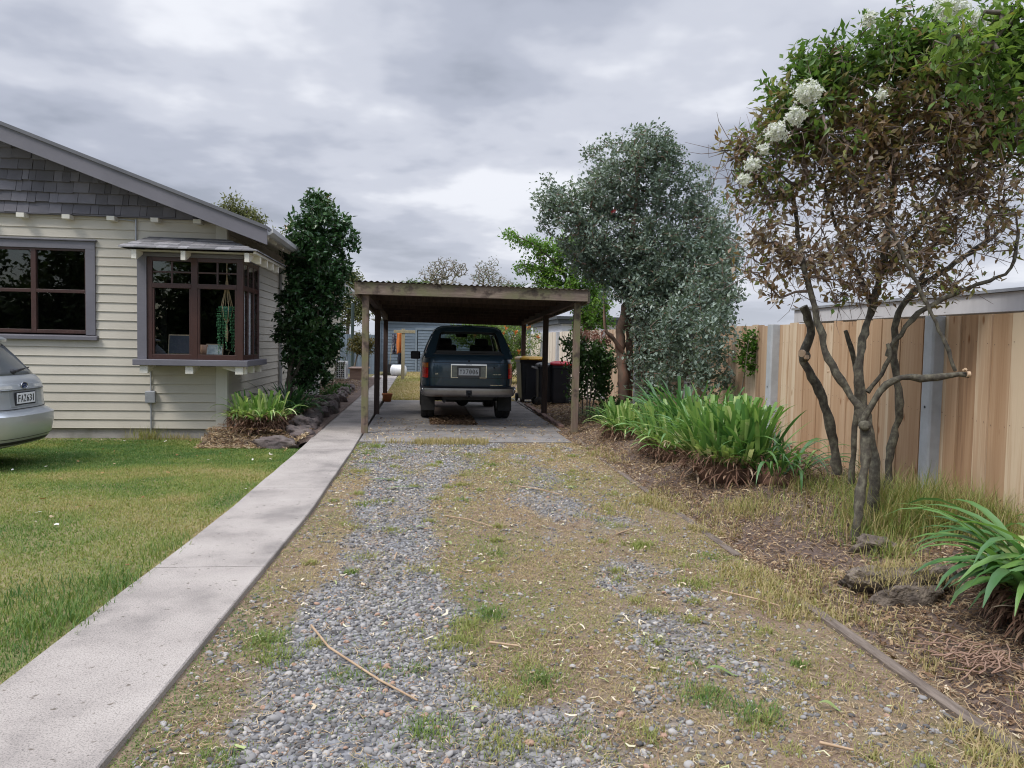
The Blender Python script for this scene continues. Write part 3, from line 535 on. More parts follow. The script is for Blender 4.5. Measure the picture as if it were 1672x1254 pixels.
# ------------------------------------------------------------------ weatherboard house
HY, HX = 12.0, -2.95                     # front wall plane and right hand side wall plane
def boards(m, p0, p1, z0, z1, exposure=.1335, holes=(), out=.024, tint=None):
    p0 = np.array(p0, float); p1 = np.array(p1, float); ln = np.linalg.norm(p1-p0); d = (p1-p0)/ln; nr = np.array([d[1], -d[0]])
    z = z0; k = 0
    while z < z1-1e-4:
        zt = min(z+exposure, z1); segs = [(0, ln)]
        for u0, u1, h0, h1 in holes:
            if h0-.02 < (z+zt)/2 < h1+.02:
                s2 = []
                for a, b in segs:
                    if u1 <= a or u0 >= b: s2.append((a, b))
                    else:
                        if u0 > a: s2.append((a, u0))
                        if u1 < b: s2.append((u1, b))
                segs = s2
        t = rng.random()
        for a, b in segs:
            nn = max(2, int((b-a)/1.2)+1); us = np.linspace(a, b, nn); wob = .0015*rng.normal(0, 1, nn)
            P = [[np.append(p0+d*u+nr*.0, z+w_) for u, w_ in zip(us, wob)], [np.append(p0+d*u+nr*out, z+w_) for u, w_ in zip(us, wob)], [np.append(p0+d*u+nr*(out-.003), z+.012) for u in us], [np.append(p0+d*u+nr*.006, zt+.006) for u in us]]
            m.grid(np.array(P), t, smooth=False)
        z += exposure; k += 1
    return m
house = thing('weatherboard_house', (-6.8, 12, 0), 'cream weatherboard bungalow with grey shingled gable and corner bay window', 'house')
WX0, WX1, WZ0, WZ1 = -6.43, -4.93, 1.43, 2.67
m = MB(); boards(m, (-10.65, HY), (HX, HY), .035, 3.2, holes=[(WX0-.06+10.65, WX1+.06+10.65, WZ0-.05, WZ1+.06), (-4.0+10.65, HX+10.65+.1, 1.02, 2.60)])
m.build('front_wall', cream, house)
m = MB(); boards(m, (HX, HY), (HX, 28), .035, 3.27, holes=[(-.1, .76, 1.02, 2.60)]); m.build('side_wall', creamside, house)
m = MB(); boards(m, (-10.65, 28), (-10.65, HY), .035, 3.27); m.box((-10.6, 27.9, 0), (HX, 28, 3.2)); m.build('far_wall', cream, house)
m = MB(); m.box((-3.085, HY-.038, .03), (HX-.002, HY-.004, .985)); m.box((HX-.004, HY-.040, .03), (HX+.032, HY+.075, .985)); m.build('corner_board', creamtrim, house, .004); m = MB(); m.box((-3.085, HY-.038, 2.84), (HX-.002, HY-.004, 3.2)); m.box((HX-.004, HY-.040, 2.84), (HX+.03, HY+.075, 3.24))
m.build('corner_board', creamtrim, house, .004)
m = MB(); m.box((-10.6, HY+.015, -.3), (HX-.03, HY+.2, .04)); m.box((HX-.2, HY+.2, -.3), (HX-.015, 28, .04)); m.build('foundation', conc, house)
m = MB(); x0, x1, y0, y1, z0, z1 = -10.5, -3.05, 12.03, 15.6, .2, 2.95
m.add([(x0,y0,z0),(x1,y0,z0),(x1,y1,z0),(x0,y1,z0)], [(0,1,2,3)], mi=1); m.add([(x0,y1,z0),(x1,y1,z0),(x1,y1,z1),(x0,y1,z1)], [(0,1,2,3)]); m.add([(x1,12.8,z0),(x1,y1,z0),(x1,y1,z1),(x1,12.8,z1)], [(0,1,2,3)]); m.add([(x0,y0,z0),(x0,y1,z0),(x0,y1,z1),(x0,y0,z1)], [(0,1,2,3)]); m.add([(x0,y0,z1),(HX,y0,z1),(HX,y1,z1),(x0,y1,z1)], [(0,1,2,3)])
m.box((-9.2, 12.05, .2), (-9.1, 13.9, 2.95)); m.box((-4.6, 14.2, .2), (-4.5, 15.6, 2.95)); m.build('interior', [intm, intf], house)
# gable
RX_, RZ = -6.8, None; SL = .363; EX = -2.24; EZ = 3.03
zr = lambda X: EZ + SL*(EX - X) if X > RX_ else EZ + SL*(EX-RX_) - SL*(RX_-X)
m = MB(); z = 3.17; row = 0
while z < 4.8:
    x = -10.6 + rng.uniform(0, .1)
    while x < -2.95:
        wd = rng.choice([.09, .12, .17, .2, .23, .26])*rng.uniform(.9, 1.1); xe = min(x+wd, -2.93)
        zt = min(z+.17, min(zr(x), zr(xe))-.10); dz = rng.normal(0, .004)
        if zt > z+.03:
            yo = HY-.10-.016*rng.random(); m.add([(x+.003,yo,z+dz),(xe-.003,yo,z+dz),(xe-.003,HY-.06,zt),(x+.003,HY-.06,zt),(x+.003,HY-.06,z+dz),(xe-.003,HY-.06,z+dz)], [(0,1,2,3),(4,5,1,0),(0,3,4),(1,5,2)], rng.random())
        x += wd
    z += .152; row += 1
m.add([(-10.65,HY-.055,3.15),(HX,HY-.055,3.15),(HX,HY-.055,3.22),(RX_,HY-.055,4.6),(-10.65,HY-.055,3.22)], [(0,1,2,3,4)], .3); m.box((-10.65, HY-.1, 3.15), (HX, HY, 3.168), .2)
m.build('gable_shingles', shinglem, house)
m = MB()
for sx in (1, -1):
    P = lambda X: RX_ + sx*(X-RX_)
    top = [(EX, EZ), (RX_, zr(RX_))]; q = [(P(EX), EZ-.27), (P(EX), EZ-.045), (P(RX_), zr(RX_)-.045), (P(RX_), zr(RX_)-.27)]
    m.prism(q if sx < 0 else q[::-1], 11.43, 11.46, 'y')
m.build('bargeboard', trimgrey, house, .003)
m = MB()
for sx in (1, -1):
    P = lambda X: RX_ + sx*(X-RX_)
    q = [(P(EX-.0), EZ-.05), (P(EX), EZ), (P(RX_), zr(RX_)), (P(RX_), zr(RX_)-.05)]; m.prism(q if sx < 0 else q[::-1], 11.40, 28.3, 'y')
m.build('roof', roofm, house)
m = MB(); m.add([(EX-.02, 11.5, EZ-.06), (EX-.02, 28, EZ-.06), (HX, 28, zr(HX)-.06), (HX, 11.5, zr(HX)-.06)], [(0,1,2,3)]); m.add([(-10.6,11.47,zr(-10.6)-.07),(-10.6,11.95,zr(-10.6)-.07),(RX_,11.95,zr(RX_)-.07),(RX_,11.47,zr(RX_)-.07),(EX-.02,11.95,EZ-.07),(EX-.02,11.47,EZ-.07)], [(0,1,2,3),(3,2,4,5)])
m.build('soffit', trimgrey, house)
for k in range(24):
    y = 11.75+k*.62; m = MB(); m.bar((EX-.03, y, EZ-.115), (HX+.02, y, zr(HX)-.115), .05, .10); m.build('rafter_tail', whitep, house)
for xx in (-31, 33.6, 108, 181, 252.6, 322):
    c = at(xx, 350, 11.85); m = MB(); m.box((c[0]-.055, 11.83, 3.085), (c[0]+.055, HY-.01, 3.148)); m.build('rafter_block', whitep, house, .004)
m = MB(); m.prism([(EX-.02, EZ-.125), (EX+.03, EZ-.125), (EX+.075, EZ-.085), (EX+.075, EZ-.02), (EX+.06, EZ-.02), (EX+.055, EZ-.07), (EX-.005, EZ-.09), (EX-.02, EZ-.03)][::-1], 11.465, 26.3, 'y'); m.build('gutter', gutterm, house)
m = MB(); m.tube([(HX+.05, 16.2, 0), (HX+.05, 16.2, 2.95), (EX, 16.2, 2.98)], .035, 8); m.build('downpipe', gutterm, house)
# facade window
def pane(m, a, b, y=None, x=None):
    if y is not None: m.add([(a[0], y, a[1]), (b[0], y, a[1]), (b[0], y, b[1]), (a[0], y, b[1])], [(0,1,2,3)])
    else: m.add([(x, a[0], a[1]), (x, b[0], a[1]), (x, b[0], b[1]), (x, a[0], b[1])], [(0,1,2,3)])
yw = HY+.012; m = MB(); T = .05; XM = -5.66
for a, b in (((WX0, WZ0), (WX0+T, WZ1)), ((WX1-.02, WZ0), (WX1, WZ1)), ((XM-.035, WZ0), (XM+.035, WZ1))): m.box((a[0], yw-.03, a[1]), (b[0], yw+.03, b[1]))
for x0, x1 in ((WX0+T, XM-.035), (XM+.035, WX1-.02)):
    m.box((x0, yw-.028, WZ0), (x1, yw+.028, WZ0+.055)); m.box((x0, yw-.028, 2.025), (x1, yw+.028, 2.075)); m.box((x0, yw-.028, WZ1-.03), (x1, yw+.028, WZ1))
win = m.build('window', brownfr, house, .004)
for x0, x1 in ((WX0+T, XM-.035), (XM+.035, WX1-.02)):
    for z0, z1 in ((WZ0+.055, 2.025), (2.075, WZ1-.03)): q = MB(); pane(q, (x0, z0), (x1, z1), y=yw+.01); q.build('pane', glass, win)
m = MB(); m.box((WX1, HY-.045, 1.41), (WX1+.135, HY-.0, WZ1)); m.box((WX0-.135, HY-.045, 1.41), (WX0, HY, WZ1)); m.box((WX0-.135, HY-.047, WZ1), (WX1+.135, HY, WZ1+.115)); m.box((WX0-.16, HY-.075, WZ1+.115), (WX1+.16, HY, WZ1+.135)); m.build('trim', trimgrey, win, .004)
m = MB(); m.prism([(HY-.085, 1.335), (HY-.005, 1.335), (HY-.005, 1.41), (HY-.085, 1.395)], WX0-.17, WX1+.17, 'x'); m.build('sill', trimgrey, win, .006)
# corner bay window
BX0, BX1, BY0, BY1, BZ0, BZ1 = -3.955, -2.62, 11.62, 12.76, 1.085, 2.56
m = MB()
def jf(x0, x1, z0, z1, dy=0, d=.06): m.box((x0, BY0+dy, z0), (x1, BY0+dy+d, z1))
def js_(y0, y1, z0, z1, dx=0, d=.06): m.box((BX1-dx-d, y0, z0), (BX1-dx, y1, z1))
XC = -3.30
jf(BX0, BX0+.07, BZ0, BZ1); jf(XC-.045, XC+.045, BZ0, BZ1); m.box((BX1-.085, BY0-.004, BZ0), (BX1+.004, BY0+.085, BZ1))
for x0, x1 in ((BX0+.07, XC-.045), (XC+.045, BX1-.085)):
    jf(x0, x1, BZ1-.06, BZ1, .002); jf(x0, x1, 2.115, 2.185, -.006); jf(x0, x1, BZ0, BZ0+.075, .002)
    jf(x0, x0+.028, BZ0+.075, 2.115, .006, .045); jf(x1-.028, x1, BZ0+.075, 2.115, .006, .045)
    xm = (x0+x1)/2; jf(xm-.013, xm+.013, 2.185, BZ1-.06, .015, .03); jf(x0, xm-.013, 2.335, 2.36, .016, .03); jf(xm+.013, x1, 2.335, 2.36, .016, .03)
ys = [BY0+.085, 12.02, 12.40, 12.74]
for i in range(3):
    y0, y1 = ys[i], ys[i+1]; js_(y1-.045, y1, BZ0, BZ1, 0, .05)
    y1 -= .045
    js_(y0, y1, BZ1-.06, BZ1, .002); js_(y0, y1, 2.115, 2.185, -.004); js_(y0, y1, BZ0, BZ0+.075, .002)
    ym = (y0+y1)/2; js_(ym-.012, ym+.012, 2.185, BZ1-.06, .015, .03); js_(y0, ym-.012, 2.335, 2.36, .016, .03); js_(ym+.012, y1, 2.335, 2.36, .016, .03)
bay = m.build('bay_window', brownfr, house, .004)
for x0, x1 in ((BX0+.07, XC-.045), (XC+.045, BX1-.085)):
    for z0, z1 in ((BZ0+.075, 2.115), (2.185, BZ1-.06)): q = MB(); pane(q, (x0, z0), (x1, z1), y=BY0+.03); q.build('pane', glass, bay)
for i in range(3):
    for z0, z1 in ((BZ0+.075, 2.115), (2.185, BZ1-.06)): q = MB(); pane(q, (ys[i], z0), (ys[i+1]-.045, z1), x=BX1-.009); q.build('pane', glass, bay)
m = MB(); m.prism([(-4.13, 11.53), (-2.53, 11.53), (-2.53, 12.93), (HX+.01, 12.93), (HX+.01, 11.97), (-4.13, 11.97)], .995, 1.085, 'z'); m.build('sill', trimgrey, bay, .008)
m = MB(); m.box((-4.085, BY0-.02, 1.085), (BX0, BY0+.03, BZ1+.02)); m.box((-4.085, BY0+.03, 1.085), (BX0-.06, HY, BZ1+.02)); m.box((BX1-.33, 12.742, 1.085), (BX1-.005, 12.80, BZ1+.02)); m.box((-4.10, BY0-.025, BZ1), (BX1+.01, BY0+.09, BZ1+.055)); m.box((BX1-.09, BY0+.09, BZ1), (BX1+.01, 12.8, BZ1+.055)); m.build('surround', trimgrey, bay, .003)
def bracket(p, dr, name='bracket', ln=.36, w=.11, h=.115):
    q = MB(); a = np.array(p, float)
    if dr == 'y': q.prism([(a[1], a[2]), (a[1], a[2]-h), (a[1]+.05, a[2]-h), (a[1]+ln, a[2]-.03), (a[1]+ln, a[2])][::-1], a[0]-w/2, a[0]+w/2, 'x')
    else: q.prism([(a[0], a[2]), (a[0], a[2]-h), (a[0]-.05, a[2]-h), (a[0]-ln, a[2]-.03), (a[0]-ln, a[2])], a[1]-w/2, a[1]+w/2, 'y')
    q.build(name, whitep, bay, .004)
for x in (-3.99, -3.36, -2.66): bracket((x, 11.575, .994), 'y')
for y in (11.70, 12.2, 12.72): bracket((-2.58, y, .994), 'x', ln=.33)
# shingled skirt roof over the bay
m = MB(); rows = 4; wy, wz, ey, ez = 11.99, 2.885, 11.30, 2.655; exx, wxx, yend = -2.36, HX, 13.55
def skirt(u0, u1, v0, v1, side, t):
    lift = .018
    def P(u, v, l=0):
        if side == 'f':
            xr = exx + (wxx-exx)*v; return (u if u < xr else xr, ey+(wy-ey)*v, ez+(wz-ez)*v+l)
        return (exx+(wxx-exx)*v, u if u > ey+(wy-ey)*v else ey+(wy-ey)*v, ez+(wz-ez)*v+l)
    a, b, c, d = P(u0, v0, lift), P(u1, v0, lift), P(u1, v1, .004), P(u0, v1, .004); e, f = P(u0, v0, .0), P(u1, v0, .0)
    m.add([a, b, c, d, e, f], [(0,1,2,3), (4,5,1,0), (0,3,4), (1,5,2)] if side == 'f' else [(0,1,2,3), (4,5,1,0), (0,3,4), (1,5,2)], t)
for r in range(rows):
    v0, v1 = r/rows-.03, (r+1)/rows; x = -4.22+.06*r; xr = exx+(wxx-exx)*v0
    while x < xr: wd = rng.uniform(.13, .21); skirt(x+.002, min(x+wd, xr)-.002, v0, v1, 'f', rng.random()); x += wd
    y = ey+(wy-ey)*v0
    while y < yend: wd = rng.uniform(.13, .21); skirt(y+.002, min(y+wd, yend)-.002, v0, v1, 's', rng.random()); y += wd
m.add([(-4.2, ey+.01, ez-.012), (exx-.01, ey+.01, ez-.012), (exx-.01, yend, ez-.012), (wxx, yend, wz-.012), (wxx, wy, wz-.012), (-4.1, wy, wz-.012)], [(0,1,4,5), (1,2,3,4)], .2)
m.add([(-4.2, ey+.01, ez-.012), (-4.1, wy, wz-.012), (-4.1, wy, ez-.012)], [(0,1,2)], .2)
m.build('bay_roof', slatem, bay)
m = MB(); m.add([(-4.1, ey+.04, ez-.03), (exx-.04, ey+.04, ez-.03), (exx-.04, yend, ez-.03), (HX, yend, ez-.03), (HX, HY, ez-.03), (-4.1, HY, ez-.03)], [(0,1,4,5), (1,2,3,4)]); m.bar((exx-.03, ey+.02, ez-.02), (exx-.03, yend, ez-.02), .03, .04); m.build('bay_soffit', whitep, bay)
for x in (-4.03, -3.37, -2.5): bracket((x, ey+.03, ez-.03), 'y', 'rafter_tail', .3, .065, .13)
for y in (11.75, 12.25, 12.7, 13.15): bracket((exx-.03, y, ez-.03), 'x', 'rafter_tail', .26, .06, .12)
m = MB(); m.tube([(-4.02, 11.965, -.05), (-4.02, 11.965, .42)], .013, 8); m.tube([(-4.02, 11.965, .6), (-4.02, 11.965, .99)], .011, 8); m.build('conduit', galv, house); m = MB(); m.tube([(-4.22, 11.96, 2.82), (-4.22, 11.96, 3.13)], .013, 8); m.tube([(-4.24, 11.95, 3.10), (-4.4, 11.95, 3.12), (-4.62, 11.93, 3.13)], .007, 6); m.build('conduit', galv, house)
m = MB(); m.box((-4.085, 11.92, .42), (-3.955, 11.985, .6)); m.box((-4.09, 11.915, .425), (-3.95, 11.925, .595)); m.build('junction_box', galv, house, .004)
# things seen inside the bay
m = MB(); ys_ = np.linspace(11.78, 12.68, 46); P = np.array([[(-2.675+.010*math.sin(y*52), y, z) for y in ys_] for z in (1.13, 1.6, 2.12)]); m.grid(P); cu_ = m.build('net_curtain', pm('curtain_cloth', (.8,.8,.82), (.72,.72,.75), 5, rough=.9), None); tag(cu_, 'pale net curtain hanging behind the narrow side panes of the bay', 'curtain')
m = MB(); m.obox((-3.55, 11.86, 1.30), (.36, .018, .30), (R_(-14), 0, R_(6))); fr = m.build('picture_frame', pm('frame_wood', (.45,.34,.2), rough=.5), None); m = MB(); m.obox((-3.55, 11.848, 1.30), (.33, .012, .27), (R_(-14), 0, R_(6))); m.build('picture', pm('dark_picture', (.02,.022,.025), (.03,.03,.035), 3, rough=.25), fr); tag(fr, 'dark picture in thin wooden frame leaning on the bay window sill', 'picture frame')
m = MB(); m.obox((-3.06, 11.80, 1.235), (.24, .012, .17), (R_(-10), 0, R_(4))); cdm = m.build('card', pm('card_frame', (.5,.36,.22), rough=.6), None); m = MB(); m.obox((-3.06, 11.792, 1.235), (.215, .008, .145), (R_(-10), 0, R_(4))); m.build('card_paper', pm('card_paper', (.62,.66,.62), (.4,.46,.46), 24, rough=.8, detail=2), cdm); tag(cdm, 'small light printed card in pale wooden frame on the bay sill', 'card')
m = MB(); m.lathe([(.0, 0), (.055, 0), (.075, .17), (.06, .175), (.05, .02)], (-3.215, 11.83, 1.13), 14); v_ = m.build('vase', pm('peach_ceramic', (.58,.34,.22), rough=.4), None); tag(v_, 'peach coloured vase behind the centre mullion of the bay window', 'vase')
for y in (11.85, 12.1):
    m = MB(); m.lathe([(.0, 0), (.05, 0), (.055, .13), (.05, .135), (.045, .02)], (-2.73, y, 1.13), 12); tag(m.build('jar', pm('white_jar', (.7,.72,.75), rough=.3), None), 'white jar on the bay sill behind the side panes, ' + ('nearer the corner post' if y < 12 else 'farther from the corner post'), 'jar', 'jars on the bay sill')
mac = thing('macrame_hanger', (-2.88, 11.77, 2.5), 'tan macrame plant hanger with trailing green plant in the bay window', 'plant hanger')
cord = pm('macrame_cord', (.72,.54,.32), (.6,.44,.25), 30, rough=.9); m = MB(); cx, cy = -2.88, 11.77
m.tube([(cx, cy, 2.58), (cx, cy, 2.32)], .008, 6)
for k in range(6):
    a = k*1.047; m.tube([(cx, cy, 2.33), (cx+.03*math.cos(a), cy+.03*math.sin(a), 2.1), (cx+.085*math.cos(a), cy+.085*math.sin(a), 1.86), (cx+.06*math.cos(a), cy+.06*math.sin(a), 1.72), (cx, cy, 1.62), (cx+.01*math.cos(a), cy, 1.42)], .006, 5)
m.lathe([(.01, 1.6), (.022, 1.5), (.015, 1.36), (.0, 1.35)], (cx, cy, 0), 8); m.build('cord', cord, mac)
m = MB(); m.lathe([(0, 1.70), (.06, 1.71), (.085, 1.86), (.078, 1.865), (.05, 1.75)], (cx, cy, 0), 16); m.build('pot', pm('green_pot', (.03,.14,.09), rough=.3), mac)
m = MB()
for k in range(46):
    a = rng.uniform(0, 6.28); r0 = .08; ln = rng.uniform(.2, .72); n = int(ln/.022); zz_ = 1.87-np.arange(n)*.022+.03*np.sin(np.minimum(np.arange(n)*.6, 3.1)); rr = r0+.035*np.minimum(np.arange(n)/4, 1)+.012*rng.normal(0, 1, n)
    stones(m, np.stack([cx+rr*np.cos(a+.03*rng.normal(0, 1, n)), cy+rr*np.sin(a)*.8, zz_], -1), np.full(n, .0095), 1, np.full(n, rng.random()), (.8, 1), .05)
m.build('trailing_plant', leafmat('trailing_leaf', [(0, (.06,.2,.09)), (1, (.16,.42,.2))], .4, .2), mac)

# ------------------------------------------------------------------ carport
cp = thing('carport', (.75, 11.75, 0), 'open timber carport with corrugated roof and weathered front beam', 'carport')
zrf = lambda x, y: 2.30 - .030*(y-11.7) - .011*(x+1)
xs = np.arange(-1.02, 2.575, .0112); P = np.array([[(x, y, zrf(x, y)+.010*math.sin(x/.088*2*math.pi)) for x in xs] for y in (11.63, 15, 18.6)])
m = MB(); m.grid(P, smooth=True); m.build('corrugated_roof', pm('old_roof_iron', (.085,.075,.07), (.05,.043,.04), 6, rough=.7, metal=.2), cp, solid=.002)
darkt = timber
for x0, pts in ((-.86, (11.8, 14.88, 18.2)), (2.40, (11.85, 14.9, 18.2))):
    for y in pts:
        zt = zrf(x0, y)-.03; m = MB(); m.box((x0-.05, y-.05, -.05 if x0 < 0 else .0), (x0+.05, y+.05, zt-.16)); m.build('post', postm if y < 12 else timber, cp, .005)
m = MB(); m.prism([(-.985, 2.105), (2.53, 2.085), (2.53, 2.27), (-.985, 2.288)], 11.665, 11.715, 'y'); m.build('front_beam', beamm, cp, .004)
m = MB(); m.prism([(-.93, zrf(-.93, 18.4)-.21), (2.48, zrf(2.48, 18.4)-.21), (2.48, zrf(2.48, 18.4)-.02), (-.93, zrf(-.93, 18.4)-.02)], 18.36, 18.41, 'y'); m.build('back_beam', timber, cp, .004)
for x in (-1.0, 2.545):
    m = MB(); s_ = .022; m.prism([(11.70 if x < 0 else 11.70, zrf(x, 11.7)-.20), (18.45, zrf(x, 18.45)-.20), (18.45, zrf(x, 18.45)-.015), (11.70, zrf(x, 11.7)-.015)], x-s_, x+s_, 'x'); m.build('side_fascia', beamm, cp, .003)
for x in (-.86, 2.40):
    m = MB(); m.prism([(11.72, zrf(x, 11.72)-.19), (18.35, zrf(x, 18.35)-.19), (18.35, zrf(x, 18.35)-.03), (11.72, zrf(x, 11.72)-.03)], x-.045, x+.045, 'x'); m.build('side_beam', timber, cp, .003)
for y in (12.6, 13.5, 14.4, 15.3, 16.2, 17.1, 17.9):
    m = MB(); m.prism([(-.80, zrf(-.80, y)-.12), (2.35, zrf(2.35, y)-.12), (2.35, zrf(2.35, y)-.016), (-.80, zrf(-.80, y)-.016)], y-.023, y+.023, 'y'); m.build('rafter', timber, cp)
# ------------------------------------------------------------------ fences
FX = 4.25
postY = [-2.86, .06, 2.98, 5.9, 8.83, 11.76, 14.7, 17.6, 20.6, 23.7, 26.8, 30.0, 33.2, 36.4]
ftop = lambda y: np.interp(y, [0, 8.8, 14, 22, 36], [1.695, 1.70, 1.76, 1.82, 1.84])
fz0 = lambda y: float(z_bed(np.array(4.2), np.array(min(y, 26))))-.02 if y < 26 else -.05
nailm = pm('rusty_nail', (.10,.06,.045), (.07,.045,.035), 8, rough=.7)
def make_fence(ys, mats, label, name):
    f = thing(name, (FX, ys[0], 0), label, 'fence')
    for y in ys:
        m = MB(); zt = float(ftop(y))+.005; z0 = fz0(y)-.1; m.prism([(FX+.05, y-.065), (FX+.05, y+.065), (FX-.085, y+.065), (FX-.10, y+.05), (FX-.10, y-.05), (FX-.085, y-.065)][::-1], z0, zt, 'z'); m.add(np.array([(FX-.1015, y+.012*math.cos(a), .95+.012*math.sin(a)) for a in np.arange(8)*.785]), [tuple(range(8))], .5, 1); m.build('post', [cpost, blackpl], f, .004)
    for i, (a, b) in enumerate(zip(ys[:-1], ys[1:])):
        m = MB(); y = a+.05; pt = rng.random(); k = 0
        while y < b-.05:
            wd = min(rng.choice([.14, .15, .19])*rng.uniform(.95, 1.05), b-.05-y+.001); t = np.clip(rng.normal(.5, .25), 0, 1)
            if abs(y-4.8) < .16: t = .98
            xo = FX - (.010 if k % 2 else .0) + rng.normal(0, .002)
            zt = float(ftop(y))+rng.normal(0, .005); z0 = fz0(y)-.05
            gp = .0022; m.add([(xo,y+gp,z0),(xo+rng.normal(0,.003),y+wd-gp,z0),(xo+rng.normal(0,.003),y+wd-gp,zt),(xo,y+gp,zt),(xo+.02,y+gp,z0),(xo+.02,y+wd-gp,z0),(xo+.02,y+wd-gp,zt),(xo+.02,y+gp,zt)], [(3,2,1,0),(4,5,6,7),(0,1,5,4),(2,3,7,6),(1,2,6,5),(3,0,4,7)], t)
            if y < 12:
                for zn in (z0+.28, (z0+zt)/2, zt-.22):
                    for dy in (.03, wd-.03): m.add([(xo-.0035, y+dy+.0045*math.cos(q*1.571), zn+.0045*math.sin(q*1.571)+.01*((k*7) % 3-1)) for q in range(4)], [(3,2,1,0)], t, 1)
            y += wd; k += 1
        m.build('board_panel', [mats[min(i, len(mats)-1)], nailm], f)
    return f
make_fence(postY[:6], [fence_warm, fence_warm, fence_warm, fence_warm, fence_mid], 'new tan board fence with grey concrete posts along the garden bed', 'board_fence')
m_far = [fence_mid, fence_mid, fence_pale]
pf = make_fence(postY[6:], [fence_mid, fence_pale], 'pale weathered board fence behind the wheelie bins and carport', 'board_fence')
m = MB(); y = 11.82
while y < 14.66: wd = .12; m.box((FX+.0, y, .1), (FX+.02, y+wd-.002, float(ftop(y))), np.clip(rng.normal(.5, .25), 0, 1)); y += wd
m.build('board_panel', fence_mid, pf)
# ------------------------------------------------------------------ bins
def wheelie(loc, rz, w_, d_, h, lidm, label, hm=None):
    b = thing('wheelie_bin', loc, label, 'wheelie bin', 'wheelie bins by the carport'); Mx = Matrix.Translation(loc) @ Matrix.Rotation(rz, 4, 'Z')
    m = MB(); lv = [(.08, .80), (.10, .82), (h*.55, .92), (h-.12, .99), (h-.115, 1.05), (h-.05, 1.06)]; P = []
    for z, s_ in lv:
        a, c = w_/2*s_, d_/2*(.6+.4*s_ if z < h*.9 else s_); r = .05; pts = []
        for qx, qy, a0 in ((1,1,0),(-1,1,90),(-1,-1,180),(1,-1,270)):
            for k in range(4): t = R_(a0+k*30); pts.append((qx*(a-r)+r*math.cos(t), qy*(c-r)+r*math.sin(t), z))
        P.append(pts)
    m.grid(np.array(P), wrap=True, smooth=False); m.add(np.array(P[0]), [tuple(range(16))[::-1]]); m.add(np.array(P[-1]), [tuple(range(16))])
    for sx in (-.25, .25): m.box((sx*w_-.015, -d_/2*.96-.012, .2), (sx*w_+.015, -d_/2*.9, h-.2))
    m.xf(Mx).build('body', binm, b, .006)
    m = MB(); P = []
    for z, s_ in ((h-.045, 1.10), (h-.02, 1.12), (h+.005, 1.08), (h+.03, .9), (h+.045, .5), (h+.048, .05)):
        a, c = w_/2*s_, d_/2*s_; r = min(.05, a*.5, c*.5); pts = []
        for qx, qy, a0 in ((1,1,0),(-1,1,90),(-1,-1,180),(1,-1,270)):
            for k in range(4): t = R_(a0+k*30); pts.append((qx*(a-r)+r*math.cos(t), qy*(c-r)+r*math.sin(t)-.01, z))
        P.append(pts)
    m.grid(np.array(P), wrap=True); m.box((-.12, -d_/2*1.12-.05, h-.045), (.12, -d_/2*1.05, h-.015)); m.xf(Mx).build('lid', lidm, b, .004)
    m = MB(); m.tube([(-w_*.42, d_/2+.09, h-.06), (w_*.42, d_/2+.09, h-.06)], .016, 8); 
    for sx in (-1, 1): m.bar((sx*w_*.38, d_/2-.03, h-.09), (sx*w_*.38, d_/2+.10, h-.055), .03, .05)
    m.xf(Mx).build('handle', hm or binm, b)
    for sx in (-1, 1): m = MB(); m.lathe([(.02, -.025), (.085, -.028), (.10, -.018), (.10, .018), (.085, .028), (.02, .025)], (sx*w_*.44, d_/2*.92, .10), 18, 'x'); m.xf(Mx).build('wheel', rubber, b)
    return b
ylid = pm('yellow_lid', (.62,.36,.035), (.55,.31,.03), 6, rough=.4); rlid = pm('red_lid', (.42,.012,.025), (.34,.01,.02), 6, rough=.4); glid = pm('grey_lid', (.10,.10,.105), (.08,.08,.085), 6, rough=.45)
wheelie((2.56, 18.15, .03), R_(3), .58, .70, 1.06, ylid, 'tall black wheelie bin with yellow lid behind the car')
wheelie((3.12, 17.1, .03), R_(-97), .50, .44, .97, rlid, 'black wheelie bin with red lid against the fence')
wheelie((2.76, 17.2, .03), R_(92), .42, .34, .93, glid, 'narrow black wheelie bin with grey handle squeezed behind carport post', pm('grey_handle', (.33,.33,.34), (.25,.25,.26), 9, rough=.5))
# ------------------------------------------------------------------ heat pumps, planter, pot, drum, clothes line
hpw = pm('appliance_white', (.70,.70,.68), (.62,.62,.6), 4, rough=.4); dk = pm('grille_dark', (.05,.05,.055), rough=.6)
def heatpump(x, y, label, sc=1.0):
    h = thing('heat_pump', (x, y, .05), label, 'heat pump', 'heat pump units on the house side wall'); w_, d_, hh = .34*sc, .82*sc, .62*sc
    m = MB(); m.box((x, y, .09), (x+w_, y+d_, .09+hh)); m.box((x+.03, y+.1, .03), (x+w_-.03, y+.16, .09)); m.box((x+.03, y+d_-.16, .03), (x+w_-.03, y+d_-.1, .09)); m.build('casing', hpw, h, .02, seg=3)
    m = MB(); m.box((x+.035, y-.012, .13), (x+w_-.05, y-.002, .06+hh)); m.build('coil_panel', dk, h)
    m = MB()
    for k in range(8): z = .15+k*(hh-.12)/7; m.box((x+.03, y-.026, z-.006), (x+w_-.045, y-.014, z+.006))
    for k in range(5): xx = x+.035+k*(w_-.085)/4; m.box((xx-.006, y-.030, .13), (xx+.006, y-.022, .06+hh))
    m.build('guard', hpw, h)
    m = MB(); m.lathe([(0, .0), (.23*sc, 0), (.25*sc, -.012), (.26*sc, -.012)], (x+w_+.016, y+.33*sc, .09+hh/2), 28, 'x'); m.build('fan_grille', pm('fan_grey', (.3,.3,.31), rough=.5), h)
heatpump(-2.76, 17.75, 'white heat pump unit behind the tree beside the paved step'); heatpump(-2.93, 26.6, 'distant white heat pump unit next to the wooden box', 1.0)
